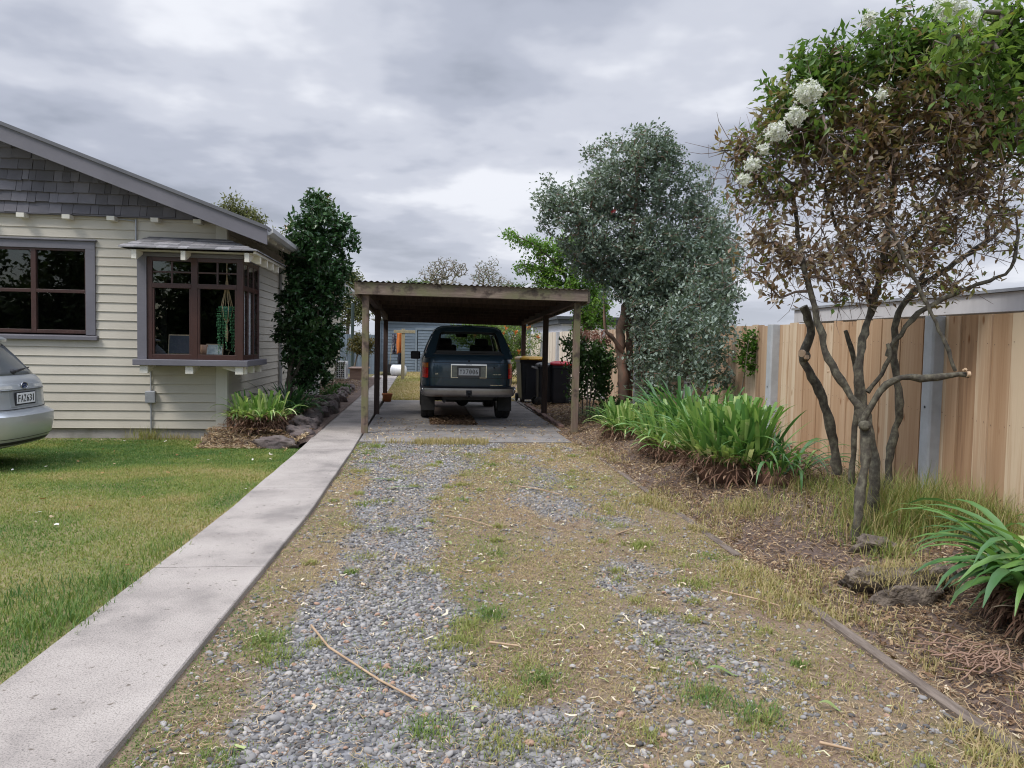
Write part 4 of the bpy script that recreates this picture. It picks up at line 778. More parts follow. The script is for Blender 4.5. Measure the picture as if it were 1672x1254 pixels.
m = MB(); m.box((-2.55, 27.6, 0), (-1.98, 28.9, .42)); m.prism([(27.5, .42), (29.0, .42), (29.0, .46), (27.5, .46)], -2.62, -1.92, 'x'); bx = m.build('storage_box', pm('pale_brown_timber', (.33,.22,.16), (.25,.16,.12), 4, (1,1,6), .8, .2), None, .006); tag(bx, 'low pale brown timber box at the end of the garden bed', 'box')
m = MB(); m.lathe([(0, 0), (.085, 0), (.115, .16), (.125, .16), (.125, .19), (.105, .19), (.09, .03), (0, .02)], (-.80, 17.98, .016), 18); tag(m.build('flower_pot', pm('terracotta', (.45,.16,.055), (.36,.12,.045), 8, rough=.8), None), 'small terracotta pot at the foot of the rear carport post', 'pot')
dr = MB(); dr.lathe([(0, 0), (.22, 0), (.235, .02), (.235, .5), (.22, .55), (0, .55)], (0, 0, 0), 24, 'x'); dr.xf(Matrix.Translation((-1.22, 32.1, .23)) @ Matrix.Rotation(R_(-25), 4, 'Z')); tag(dr.build('drum', pm('white_plastic', (.75,.76,.78), rough=.4), None), 'white plastic drum lying on its side on the back lawn', 'drum')
cl = thing('clothes_line', (-.72, 28.9, 0), 'weathered timber T post of a clothes line on the back lawn', 'clothes line'); oldt = pm('grey_timber', (.36,.31,.2), (.25,.21,.13), 6, (5,5,.6), .9, .3)
m = MB(); m.box((-.785, 28.84, -.05), (-.655, 28.96, 1.9)); m.build('post', oldt, cl, .006); m = MB(); m.box((-1.07, 28.82, 1.74), (-.27, 28.84, 1.85)); m.build('crossbar', oldt, cl, .006)
m = MB()
for x in (-1.0, -.9, -.5, -.35): m.tube([(x, 28.83, 1.86), (x, 36.3, 1.82)], .004, 4)
m.build('line', galv, cl)
def garment(name, x0, x1, y, z0, z1, mt, label, sl_=.0):
    m = MB(); us = np.linspace(0, 1, 14); vs = np.linspace(0, 1, 10)
    P = np.array([[(x0+(x1-x0)*u+.01*math.sin(v*9+u*5), y+.05*math.sin(u*9+v*2)*(.3+v), z1+(z0-z1)*v-.03*abs(u-.5)*(1-v)) for u in us] for v in vs]); m.grid(P); o = m.build(name, mt, None, solid=.012); return tag(o, label, 'clothes', 'washing on the clothes line')
garment('jersey', -.98, -.76, 29.3, .75+.2, 1.8, pm('orange_cloth', (.62,.19,.045), (.5,.15,.035), 9, rough=.95), 'bright orange top hanging on the clothes line'); garment('trousers', -.93, -.78, 29.2, .58, 1.0, pm('navy_cloth', (.02,.022,.035), rough=.95), 'dark navy trousers hanging below the orange top'); garment('dark_shirt', -1.15, -1.0, 29.35, .95, 1.72, pm('dark_patterned_cloth', (.03,.03,.05), (.25,.25,.28), 14, rough=.95, lo=.45, hi=.62), 'dark patterned shirt hanging left of the orange top')
br = MB(); br.tube([(-1.52, 36.3, .3), (-1.38, 36.42, 1.75)], .014, 6); o = br.build('rake', oldt, None); q = MB(); q.prism([(-1.72, .0), (-1.28, .0), (-1.45, .36), (-1.58, .36)], 36.25, 36.32, 'y'); q.build('head', blackpl, o); tag(o, 'leaf rake with dark head leaning on the blue grey shed', 'rake')
# ------------------------------------------------------------------ shed and back fence
sh = thing('garden_shed', (1, 36.5, 0), 'blue grey weatherboard shed with wide door at the end of the yard', 'shed'); shc = pm('shed_paint', (.17,.215,.265), (.13,.165,.205), 1.5, (1,1,4), .7, .2, 40, tintc=.12); sht = pm('shed_trim', (.20,.245,.29), (.17,.21,.25), 3, rough=.6)
m = MB(); boards(m, (-2.0, 36.5), (5.2, 36.5), 0, 2.26, .14, [(1.72, 4.6, 0, 2.0)]); m.box((-2.0, 36.55, 0), (5.2, 36.6, 2.4)); m.box((-2.05, 36.5, 0), (-2.0, 42, 2.4)); m.box((5.2, 36.5, 0), (5.25, 42, 2.4)); m.build('wall', shc, sh)
m = MB(); x = -2.0; zs = lambda X: 2.5+.13*(X+2) if X < 1.6 else 2.97-.13*(X-1.6)
while x < 5.2: m.add([(x+.004,36.47,2.27),(x+.296,36.47,2.27),(x+.296,36.47,zs(x+.3)),(x+.004,36.47,zs(x)),(x,36.5,2.27),(x+.3,36.5,2.27),(x+.3,36.5,zs(x+.3)),(x,36.5,zs(x))], [(0,1,2,3),(0,4,5,1),(0,3,7,4),(1,5,6,2)], rng.random()); x += .3
m.build('gable_boards', shc, sh)
m = MB(); boards(m, (-.22, 36.47), (2.55, 36.47), .02, 2.0, .14); m.build('door', shc, sh)
m = MB()
for x in (-.30, 2.6): m.box((x-.04, 36.43, 0), (x+.04, 36.5, 2.1))
m.box((-.345, 36.428, 2.0), (2.645, 36.5, 2.1)); m.build('door_trim', sht, sh); m = MB(); m.box((-2.04, 36.42, 0), (-1.96, 36.5, 2.4)); m.build('corner_board', sht, sh)
m = MB(); m.prism([(-2.4, 2.43), (1.6, 2.95), (5.6, 2.43), (5.6, 2.5), (1.6, 3.03), (-2.4, 2.5)][::-1], 36.2, 42.2, 'y'); m.build('roof', pm('shed_roof', (.62,.63,.65), (.5,.51,.53), 3, rough=.5), sh)
m = MB(); x = -5.5
while x < -2.1: m.box((x, 36.0+.02*math.sin(x*20), -.1), (x+.08, 36.03, 1.72), rng.random()); x += .082
o = m.build('paling_fence', shc, None); tag(o, 'blue grey paling fence left of the shed', 'fence')
m = MB(); m.tube([(-2.95, 33, 0), (-2.95, 33, 3.0)], .07, 8); m.tube([(-2.95, 33, 2.75), (-3.2, 33, 2.78)], .03, 6); o = m.build('green_post', pm('dark_green_post', (.03,.05,.045), rough=.6), None); tag(o, 'tall dark green post in front of the paling fence', 'post')
# ------------------------------------------------------------------ neighbours beyond the board fence
nbw = pm('white_wall', (.72,.73,.78), (.68,.69,.74), 1, rough=.8)
ng = thing('neighbour_garage', (4.8, 26, 0), 'low white outbuilding with dark flat roof behind the pale fence', 'garage')
m = MB(); m.box((4.75, 26, 0), (9, 33, 2.14)); m.build('wall', nbw, ng); m = MB(); m.box((4.58, 25.8, 2.15), (9.2, 33.4, 2.38)); m.box((4.52, 25.74, 2.30), (9.2, 33.4, 2.40)); m.build('roof', pm('dark_fascia', (.055,.06,.065), (.045,.05,.055), 3, rough=.5), ng)
nh = thing('neighbour_house', (9, 30, 0), 'plain white house rising beyond the fence behind the grey green tree', 'house')
m = MB(); m.box((5.15, 34.2, 0), (14.2, 44, 4.2)); m.build('wall', nbw, nh); m = MB(); m.box((5.05, 34.1, 4.22), (14.35, 44.2, 4.34)); m.build('roof', pm('white_roof_edge', (.6,.61,.64), rough=.6), nh)
for x0, x1, z0, z1 in ((13.0, 13.9, 3.0, 4.0), (7.0, 8.2, 3.0, 4.0)):
    m = MB(); m.box((x0-.06, 34.12, z0-.06), (x1+.06, 34.19, z1+.06)); f_ = m.build('window', pm('dark_frame', (.04,.04,.045), rough=.4), nh); m = MB(); m.box((x0, 34.10, z0), (x1, 34.115, z1)); m.build('pane', pm('dark_pane', (.05,.055,.06), rough=.1), f_)
sg = thing('flat_roof_garage', (5.3, 4, 0), 'flat roofed beige garage showing just above the tan fence', 'garage')
m = MB(); m.box((5.4, 2.5, 0), (9.5, 10.3, 1.8)); m.build('wall', pm('beige_wall', (.55,.53,.50), (.48,.465,.44), 1.5, rough=.9), sg); m = MB(); m.box((5.3, 2.3, 1.79), (9.6, 10.5, 1.97)); m.build('fascia', pm('grey_fascia', (.52,.51,.51), (.45,.44,.44), 2, (1,4,1), .8), sg, .004); m = MB(); m.box((5.27, 2.27, 1.972), (9.63, 10.53, 2.0)); m.build('roof', galv, sg)
# ------------------------------------------------------------------ plants
def leaves(m, P, D, Nn, Ln, W, tint, fold=.22, curl=.15):
    n = len(P); D = unit(D); X = unit(np.cross(D, Nn)); Nn = np.cross(X, D); Ln = np.broadcast_to(Ln, (n,))[:,None]; W = np.broadcast_to(W, (n,))[:,None]
    V = np.stack([P, P+D*Ln*.5-Nn*W*fold, P+D*Ln*.42+X*W/2, P+D*Ln*.42-X*W/2, P+D*Ln-Nn*Ln*curl], 1).reshape(-1, 3); b = np.arange(n)[:,None]*5
    m.add(V, np.concatenate([b+np.array([[0,1,4,2]]), b+np.array([[0,3,4,1]])]), np.repeat(np.clip(tint, 0, 1), 5))
def frusta(m, p0, p1, r0, r1, k=5, tint=.5):
    d = unit(p1-p0); u = np.where(np.abs(d[:,2:3]) > .9, np.array([[1.0,0,0]]), np.array([[0,0,1.0]])); x = unit(np.cross(d, u)); y = np.cross(d, x)
    a = np.arange(k)/k*6.2832; c = (x[:,None,:]*np.cos(a)[None,:,None] + y[:,None,:]*np.sin(a)[None,:,None])
    V = np.concatenate([p0[:,None,:]+c*r0[:,None,None], p1[:,None,:]+c*r1[:,None,None]], 1); n = len(p0)
    i = np.arange(k); q = np.stack([i, (i+1) % k, (i+1) % k+k, i+k], -1); F = (np.arange(n)[:,None,None]*2*k + q[None]).reshape(-1, 4)
    m.add(V.reshape(-1, 3), F, tint, 0, True)
def resample(pts, step):
    pts = np.array(pts, float); out = [pts[0]]
    # smooth through the given points
    for i in range(len(pts)-1):
        p0 = pts[max(i-1, 0)]; p1 = pts[i]; p2 = pts[i+1]; p3 = pts[min(i+2, len(pts)-1)]; n = max(1, int(np.linalg.norm(p2-p1)/step))
        for k in range(1, n+1):
            t = k/n; out.append(.5*((2*p1)+(-p0+p2)*t+(2*p0-5*p1+4*p2-p3)*t*t+(-p0+3*p1-3*p2+p3)*t**3))
    return np.array(out)
def grow(stems, targets, rtip, step=.12, wob=.25, power=.5, up=.15):
    """stems: [(points, r0, r1)]; every target is joined to the nearest wood so the limbs branch by themselves"""
    pos = []; par = []; rmin = []
    for pts, r0, r1 in stems:
        q = resample(pts, step); base = -1
        if pos:
            dd = np.linalg.norm(np.array(pos)-q[0], axis=1); base = int(np.argmin(dd)) if dd.min() < step*1.5 else -1
        for i, p in enumerate(q):
            pos.append(p); par.append(base); base = len(pos)-1; rmin.append(r0+(r1-r0)*i/max(1, len(q)-1))
    ns = len(pos)
    sd0 = np.array([np.min(np.linalg.norm(np.array(pos)-t, axis=1)) for t in targets]); order = np.argsort(sd0)
    cap = len(pos)+int(len(targets)*14)+10; A = np.zeros((cap, 3)); A[:len(pos)] = pos; n = len(pos); par = list(par); tips = []
    for ti in order:
        t = targets[ti]; dv = t-A[:n]; d = np.linalg.norm(dv, axis=1)
        pen = d*(1+.35*np.maximum(0, -dv[:,2]/np.maximum(d, 1e-6))); j = int(np.argmin(pen)); L_ = d[j]; k = min(13, max(1, int(L_/step)))
        if n+k >= cap: break
        p0 = A[j].copy(); last = j; side = rng.normal(0, wob*.35, 3)*L_
        for s_ in range(1, k+1):
            f = s_/k; p = p0+(t-p0)*f + side*math.sin(f*math.pi)*.5 + np.array([0, 0, up*L_*math.sin(f*math.pi)*.5]) + (rng.normal(0, wob*.12*step, 3) if s_ < k else 0)
            A[n] = p; par.append(last); rmin.append(0); last = n; n += 1
        tips.append(last)
    A = A[:n]; par = np.array(par); cnt = np.zeros(n)
    for t in tips: cnt[t] += 1
    for i in range(n-1, -1, -1):
        if par[i] >= 0: cnt[par[i]] += cnt[i]
    r = np.maximum(rtip*np.maximum(cnt, 1)**power, np.array(rmin)*1.0)
    for i in range(ns): r[i] = max(rmin[i], min(r[i], max(rmin[i], .004)*1.1)) if rmin[i] > 0 else r[i]
    for i in range(n):
        if par[i] >= 0 and rmin[i] == 0: r[i] = min(r[i], r[par[i]]*.95)
    D = np.array([A[t]-A[par[t]] if par[t] >= 0 else [0,0,1] for t in tips]); return A, par, r, np.array(tips), unit(D), ns
def wood(m, A, par, r, ns, stems=None, k=5):
    e = np.where(par >= 0)[0]; e = e[e >= ns]; big = r[e] > .012
    for sel, kk in ((big, 7), (~big, k if k < 5 else 4)):
        q = e[sel]
        if len(q): frusta(m, A[par[q]], A[q], np.minimum(r[par[q]], r[q]*1.6), r[q], kk, rng.random())
def blob_targets(bl, n, shell=2.4, jitter=0.0, zmin=None):
    vol = np.array([(b[1][0]*b[1][1]*b[1][2])**(2/3) for b in bl]); c = np.maximum(1, (vol/vol.sum()*n).astype(int)); out = []
    for (cc, rr), q in zip(bl, c):
        v = unit(rng.normal(0, 1, (q, 3)))*(rng.random((q, 1))**(1/shell)); out.append(np.array(cc)+v*np.array(rr))
    return np.concatenate(out)
def pxblobs(lst, Y, ryf=1.0):
    out = []
    for b in lst:
        x, y, rx, ry = b[:4]; yy = Y+(b[4] if len(b) > 4 else 0); c = at(x, y, yy); s_ = np.linalg.norm(at(x+10, y, yy)-c)/10; out.append((c, (rx*s_, rx*s_*ryf, ry*s_)))
    return out
def foliage(m, T, D, nl, spread, Ln, W, tintf, up=.3, droop=0.0, seed=0):
    n = len(T)*nl; P = np.repeat(T, nl, 0) - np.repeat(D, nl, 0)*rng.uniform(0, 1, (n, 1))*spread*1.4 + rng.normal(0, 1, (n, 3))*spread*.33
    Dd = unit(np.repeat(D, nl, 0)*.7 + rng.normal(0, .75, (n, 3)) + np.array([0, 0, up-droop])); Nn = unit(rng.normal(0, .55, (n, 3))+np.array([0, 0, 1.0]))
    tt = tintf(P) + np.repeat(rng.normal(0, .09, len(T)), nl) + rng.normal(0, .09, n)
    leaves(m, P, Dd, Nn, Ln*rng.uniform(.65, 1.2, n), W*rng.uniform(.7, 1.2, n), tt)
def barkmat(name, a, b, sc=9, c=None, st=(1,1,.35), bump=.8): return pm(name, a, b, sc, st, .9, bump, 22, c3rd=c)
def tree(name, label, cat, base, stems, bl, nt_, nl, spread, Ln, W, tintf, lm, bm, rtip=.003, step=.14, up=.3, droop=0, group=None, power=.5, shell=2.4, wob=.25, extra=None):
    t = thing(name, base, label, cat, group); T = blob_targets(bl, nt_, shell)
    T = T[T[:,2] > .12]
    A, par, r, tips, D, ns = grow(stems, T, rtip, step, wob, power)
    m = MB()
    for pts, r0, r1 in stems:
        q = resample(pts, step*.5); rr = np.linspace(r0, r1, len(q))*(1+.10*np.sin(np.arange(len(q))*1.3)+.06*rng.normal(0, 1, len(q))); q = q+rng.normal(0, r1*.10, q.shape); m.tube(q, rr, 9, rng.random())
    m.build('trunk', bm, t); 
    m = MB(); wood(m, A, par, r, ns); m.build('branches', bm, t)
    m = MB(); foliage(m, A[tips], D, nl, spread, Ln, W, tintf, up, droop); m.build('crown', lm, t)
    return t, A, par, r, tips, D
nz3 = lambda P, s_, k: fbm(P[:,0]*s_+P[:,1]*s_*.7, P[:,2]*s_+P[:,1]*.4*s_, k)
# glossy camellia column by the house
camm = leafmat('camellia_leaf', [(0, (.018,.050,.018)), (.5, (.034,.088,.028)), (.8, (.07,.14,.042)), (.93, (.14,.17,.055)), (1, (.24,.12,.05))], .28, .15, .6)
brk_g = barkmat('grey_bark', (.17,.145,.115), (.10,.085,.07))
bl = pxblobs([(522,332,34,36), (515,380,54,44), (520,430,60,48), (505,480,58,48), (505,530,58,48), (508,575,48,42), (512,612,30,24), (562,385,24,32), (470,520,26,44), (552,460,26,44), (540,560,24,40), (480,420,24,40)], 14.0, .95)
tree('camellia_tree', 'tall narrow glossy dark green camellia tree growing against the house corner', 'tree', (-2.36, 14.0, .1), [([(-2.36,14.0,.0),(-2.34,14.0,.7),(-2.26,13.95,1.4),(-2.05,14.0,2.4),(-1.92,14.0,3.7)], .07, .02), ([(-2.34,14.0,.6),(-2.1,13.85,1.1),(-1.85,13.8,1.8),(-1.7,13.9,2.8)], .032, .012)], bl, 900, 23, .13, .10, .054,
     lambda P: .45+.6*(nz3(P, 1.7, 3)-.5)+.28*sm(P[:,2], 2.9, 4.0), camm, brk_g, .003, .12, up=.15)
# grey green tree at the fence
fej = leafmat('grey_green_leaf', [(0, (.07,.105,.08)), (.4, (.135,.18,.14)), (.7, (.225,.275,.222)), (.9, (.33,.37,.315)), (1, (.5,.52,.47))], .42, .22, .5)
redbark = barkmat('red_brown_bark', (.24,.125,.085), (.12,.075,.055), 10, (.19,.13,.095))
fb = pxblobs([(1035,285,95,72), (1070,250,50,42), (935,345,62,50,-.2), (985,320,60,55), (1120,345,78,85), (1000,400,90,62), (1160,430,52,80), (1105,470,85,85,-.5), (1060,430,70,70), (1165,480,45,70,-1.5), (1105,560,55,55,-1.6), (1190,470,26,80,-2), (895,330,30,40), (965,420,55,40,.3), (1075,520,40,60,-.5), (1180,400,40,60,-1)], 13.5, .95) + pxblobs([(1130,540,60,50,-2.6), (1110,600,62,45,-2.4), (1165,560,45,65,-3.6), (1160,615,42,32,-3.6), (1070,610,36,40,-1.6), (1190,525,24,45,-4.2), (1060,640,30,18,-1.4), (1090,500,65,55,-1.1), (1145,450,55,60,-1.2), (1060,570,40,45,-.9), (1045,470,55,55,-.5), (1010,450,45,40,-.2), (1080,420,70,60,-.6), (1140,500,50,50,-2)], 13.5, .6)
fst = [([(3.62,13.45,.05),(3.60,13.45,.8),(3.52,13.45,1.5),(3.60,13.4,2.1),(3.72,13.35,2.35)], .11, .075), ([(3.72,13.35,2.3),(3.80,13.3,2.55),(3.62,13.3,3.0),(3.68,13.3,3.7),(3.75,13.35,4.6)], .065, .02), ([(3.70,13.55,.05),(3.75,13.6,.9),(3.72,13.6,1.7),(3.6,13.5,2.3),(3.2,13.4,2.9),(2.7,13.3,3.5)], .09, .02), ([(3.95,13.6,.05),(4.05,13.6,1.0),(4.3,13.5,2.2),(4.8,13.5,3.2)], .07, .02), ([(3.56,13.4,1.3),(3.35,13.3,1.55),(3.2,13.25,1.7),(3.15,13.2,2.1)], .045, .018)]
fj = tree('grey_green_tree', 'large grey green leaved tree with reddish forked trunk beside the board fence', 'tree', (3.65, 13.5, .1), fst, fb, 3000, 20, .17, .080, .042,
     lambda P: .42+.5*(nz3(P, 1.6, 7)-.5)+.10*sm(P[:,2], 2, 4.5), fej, redbark, .0028, .13, up=.3)[0]
pink = leafmat('red_flower', [(0, (.5,.02,.04)), (1, (.75,.06,.05))], .6, .2)
m = MB(); c = at(1000, 345, 13.0); foliage(m, np.array([c, c+[.03,0,.02]]), np.array([[0,-.3,1.0]]*2), 14, .035, .032, .010, lambda P: P[:,0]*0+.3, .6); m.build('flower', pink, fj)
m = MB()
for x, y, Y, d in ((1030, 488, 13.25, (-.3,-1,.3)), (1048, 476, 13.2, (.6,-1,.2)), (1046, 500, 13.2, (.3,-1,-.3)), (1022, 478, 13.3, (-.7,-.6,.3))):
    p = at(x, y, Y); d = unit(np.array(d)); m.tube([p-d*.13, p], [.05, .044], 9, .5, 0); rr = MB()
m.build('cut_limb_stub', redbark, fj)
# bright green tree over the back of the carport
plm = leafmat('plum_leaf', [(0, (.05,.12,.02)), (.5, (.11,.22,.035)), (.8, (.20,.31,.055)), (1, (.36,.38,.10))], .5, .38, .3)
pb_ = pxblobs([(930,440,50,52), (965,485,42,45), (900,410,30,22), (862,398,22,14), (835,385,20,8), (855,440,22,12), (880,445,25,15), (945,395,40,22), (970,530,35,35), (912,470,40,25)], 19.5, 1.2)
tree('bright_green_tree', 'bright green leafy tree arching over the rear of the carport', 'tree', (4.7, 20, 0), [([(4.6,19.6,0),(4.4,19.6,1.4),(4.0,19.5,2.4),(3.5,19.4,3.3),(2.8,19.3,3.9),(2.2,19.2,4.15)], .09, .012), ([(4.3,19.6,1.8),(4.4,19.6,2.8),(4.2,19.7,3.8)], .06, .015)], pb_, 520, 18, .2, .105, .055, lambda P: .45+.6*(nz3(P, 1.4, 9)-.5), plm, brk_g, .004, .16, droop=.45)
# brown leaved multi stemmed tree on the right
def st(l, Y): return [tuple(at(q[0], q[1], q[2] if len(q) > 2 else Y)) for q in l]
lichen = barkmat('lichen_bark', (.135,.125,.09), (.038,.031,.025), 26, (.070,.062,.045), (1,1,.8), 1.0)
rst = [(st([(1366,775),(1362,730),(1352,685),(1338,640),(1322,605),(1312,578),(1324,545),(1316,512),(1312,500)], 5.9), .047, .040),
       (st([(1396,893,5.0),(1400,840,5.02),(1408,790,5.05),(1414,740,5.1),(1412,700,5.15),(1404,668,5.2)], 5.1), .038, .045),
       (st([(1404,668,5.2),(1380,632,5.25),(1352,585,5.3),(1338,535,5.35),(1322,475,5.4),(1310,430,5.45),(1302,370,5.5),(1292,300,5.5)], 5.3), .036, .016),
       (st([(1410,690,5.12),(1428,652,5.08),(1448,628,5.05),(1472,617,5.0),(1505,618,4.98),(1545,614,4.95),(1581,611,4.92)], 5.0), .030, .027),
       (st([(1560,606,4.95),(1545,560,5.0),(1522,515,5.05),(1490,450,5.1),(1450,368,5.15),(1400,300,5.2),(1340,235,5.2)], 5.0), .016, .012),
       (st([(1422,850,5.3),(1428,790,5.3),(1424,730,5.35),(1410,660,5.4),(1402,610,5.4),(1408,555,5.45),(1425,500,5.5),(1440,440,5.5),(1452,360,5.5),(1462,270,5.5)], 5.4), .050, .022),
       (st([(1390,790,5.7),(1394,720,5.7),(1400,650,5.7),(1395,590,5.7),(1380,540,5.7)], 5.7), .030, .020),
       (st([(1451,800,5.6),(1453,745,5.6),(1462,700,5.6),(1470,668,5.55),(1463,610,5.55),(1461,550,5.55),(1468,510,5.55),(1500,470,5.6),(1560,430,5.65),(1640,372,5.7)], 5.6), .040, .020),
       (st([(1448,580,5.5),(1470,545,5.4),(1500,512,5.35),(1560,478,5.3),(1625,455,5.25),(1652,438,5.2),(1662,380,5.2)], 5.4), .026, .013),
       (st([(1416,640,5.4),(1440,610,5.35),(1452,585,5.3),(1450,560,5.3)], 5.4), .022, .016),
       (st([(1425,500,5.5),(1400,440,5.6),(1370,380,5.7),(1345,300,5.7)], 5.5), .026, .012),
       (st([(1440,440,5.5),(1490,390,5.4),(1530,320,5.3),(1560,250,5.2)], 5.4), .024, .012),
       (st([(1500,470,5.6),(1520,410,5.7),(1540,340,5.8),(1570,240,5.9)], 5.7), .022, .012)]
rb = pxblobs([(1440,105,125,70), (1580,100,115,80), (1310,170,90,75), (1232,250,50,50), (1350,240,110,70), (1490,220,110,80), (1610,230,80,80), (1345,120,62,48), (1650,180,70,90), (1205,232,34,30), (1500,58,75,48), (1255,310,60,45), (1400,300,90,45), (1560,300,80,45)], 5.45, .75)
rlow = pxblobs([(1235,375,62,55), (1290,420,55,45), (1400,370,110,60), (1540,370,110,60), (1640,340,60,60), (1225,425,42,45), (1460,430,120,45), (1265,470,35,28), (1560,465,70,30), (1400,470,70,30), (1350,420,70,50)], 5.45, .75)
rhm = leafmat('brown_green_leaf', [(0, (.085,.16,.036)), (.25, (.15,.22,.055)), (.42, (.23,.23,.075)), (.56, (.24,.17,.085)), (.75, (.205,.125,.078)), (.92, (.28,.18,.12)), (1, (.48,.41,.36))], .45, .4, .45)
T0 = thing('brown_leaved_tree', (3.2, 5.3, .1), 'multi stemmed garden tree with browning leaves and white flower clusters by the fence', 'tree')
T = np.concatenate([blob_targets(rb, 1350, 2.2), blob_targets(rlow, 420, 1.6)]); A, par, r, tips, D, ns = grow(rst, T, .0024, .10, .45, .47)
m = MB()
for i, (pts, r0, r1) in enumerate(rst):
    q = resample(pts, .05); n_ = len(q); rr = .84*np.linspace(r0, r1, n_)*(1+.10*np.sin(np.arange(n_)*1.1+i)+.07*rng.normal(0, 1, n_)); q = q+rng.normal(0, .004, q.shape); m.tube(q, rr, 10, rng.random())
stones(m, np.array([at(1412,695,5.10), at(1316,582,5.88), at(1318,520,5.90)]), np.array([.042,.040,.038]), 3, np.full(3, .5), (.9, 1.5), .05); m.build('trunk', lichen, T0)
m = MB(); wood(m, A, par, r, ns); 
nb_ = np.where(np.arange(len(A)) >= ns)[0]
for k in range(2200):   # loose dead twigs inside the crown
    i_ = nb_[rng.integers(len(nb_))]; a_ = A[i_]
    if a_[2] > 3.2 and rng.random() < .75: continue
    d = unit(rng.normal(0, 1, 3)+[0, 0, -.15]-.25*(a_-np.array([3.3, 5.4, 2.6]))); L_ = rng.uniform(.08, .34); e_ = rng.normal(0, .22, 3)*L_
    q = np.array([a_, a_+d*L_*.33+e_*.6, a_+d*L_*.66+e_, a_+d*L_+e_*.4+[0,0,-.06*L_]]); m.tube(q, [.0032, .0027, .002, .0011], 4)
    if rng.random() < .5: m.tube([q[1], q[1]+unit(d+rng.normal(0, .8, 3))*L_*.4], [.002, .001], 3)
m.build('branches', barkmat('twig_bark', (.19,.14,.115), (.11,.078,.064), 14), T0)
def rtint(P):
    h = P[:,2]; return np.clip(.55 - .36*sm(h, 2.3, 3.6) + 1.35*(nz3(P, 1.9, 13)-.5) + rng.normal(0, .17, len(h)), .04, .93)
m = MB(); hz = A[tips][:,2]+.35*(nz3(A[tips], 2.2, 15)-.5); hi = hz > 2.95; foliage(m, A[tips][hi], D[hi], 15, .12, .078, .033, rtint, .05, .1); md = (hz > 2.2) & ~hi; foliage(m, A[tips][md], D[md], 7, .13, .068, .031, rtint, .0, .15); lo_ = hz <= 2.2; foliage(m, A[tips][lo_], D[lo_], 6, .13, .068, .034, rtint, .0, .25)
k = rng.integers(0, len(tips), 330); foliage(m, A[tips][k], D[k], 3, .1, .075, .034, lambda P: P[:,0]*0+1.0, .1); m.build('crown', rhm, T0)
wf = leafmat('white_petal', [(0, (.62,.62,.64)), (1, (.78,.78,.8))], .7, .3, .2)
for x, y, r_ in ((1318,152,.10), (1299,190,.07), (1268,216,.08), (1246,243,.04), (1230,268,.055), (1215,294,.045), (1555,12,.12), (1420,30,.05), (1600,30,.08), (1440,155,.04)):
    c = at(x, y, 4.85); n_ = int(260*(r_/.1)**2); v = unit(rng.normal(0, 1, (n_, 3)))*rng.random((n_, 1))**.6*r_*.92*np.array([1,1,.85])+rng.normal(0, .006, (n_, 3)); m = MB()
    for j in range(4):
        a = rng.normal(0, 1, (n_, 3)); leaves(m, c+v, unit(a+v/r_*.6), unit(v/r_+rng.normal(0,.4,(n_,3))), .022, .012, rng.random(n_))
    m.build('flower_cluster', wf, T0)
cw = pm('cut_wood', (.58,.42,.29), (.46,.32,.2), 12, rough=.8)
for x, y, Y, d, r_ in ((1583,611,4.905,(1,-.25,.05),.024), (1577,603,4.89,(.2,-1,.5),.012), (1309,577,5.82,(-.8,-.8,-.1),.034), (1318,583,5.80,(.2,-1,.1),.022), (1354,607,5.28,(-.2,-1,0),.012)):
    m = MB(); p = at(x, y, Y); d = unit(np.array(d)); m.tube([p-d*.02, p+d*.003], [r_*.85, r_*.85], 10); m.build('cut_end', cw, T0)
# light green branches leaning in over the fence top right
gb = pxblobs([(1650,50,60,45), (1575,95,60,22), (1670,140,45,45), (1610,145,45,18), (1690,90,50,60), (1545,70,35,14), (1660,215,22,20)], 4.5, 1.0)
tree('overhanging_tree', 'light green broad leaved tree leaning over the fence at the top right corner', 'tree', (4.9, 4.6, 0), [([(4.9,4.7,0),(4.95,4.7,1.6),(4.7,4.6,2.8),(4.2,4.5,3.45),(3.4,4.45,3.5)], .07, .012), ([(4.8,4.65,2.4),(4.6,4.4,3.2),(4.3,4.3,3.9)], .04, .012)], gb, 170, 7, .16, .088, .045, lambda P: .5+.6*(nz3(P, 2.2, 17)-.5), leafmat('light_green_leaf', [(0, (.06,.125,.03)), (.5, (.12,.21,.05)), (.85, (.23,.31,.08)), (1, (.33,.2,.06))], .5, .42, .3), brk_g, .003, .14, droop=.35)
# shrub with dusky pink heads behind the carport post
sbm = leafmat('shrub_leaf', [(0, (.04,.085,.025)), (.6, (.085,.16,.045)), (1, (.2,.3,.08))], .4, .3, .4)
ss = [([(3.0+dx,13.8+dy,.1),(3.0+dx*1.6,13.8+dy,.6),(3.0+dx*3.2,13.8+dy*1.5,1.2)], .014, .008) for dx, dy in ((-.12,0),(-.04,.08),(.05,-.06),(.12,.05),(.0,-.1))]
sh_ = tree('pink_headed_shrub', 'leafy shrub topped with dusky pink flower heads behind the front right carport post', 'shrub', (3.0, 13.8, .1), ss, pxblobs([(965,575,40,24), (938,572,24,22), (988,592,24,28), (978,618,26,24), (950,602,24,20), (985,640,24,18), (945,635,20,18)], 13.8, 1.1), 200, 17, .16, .09, .048, lambda P: .45+.5*(nz3(P, 3, 19)-.5), sbm, brk_g, .003, .1)[0]
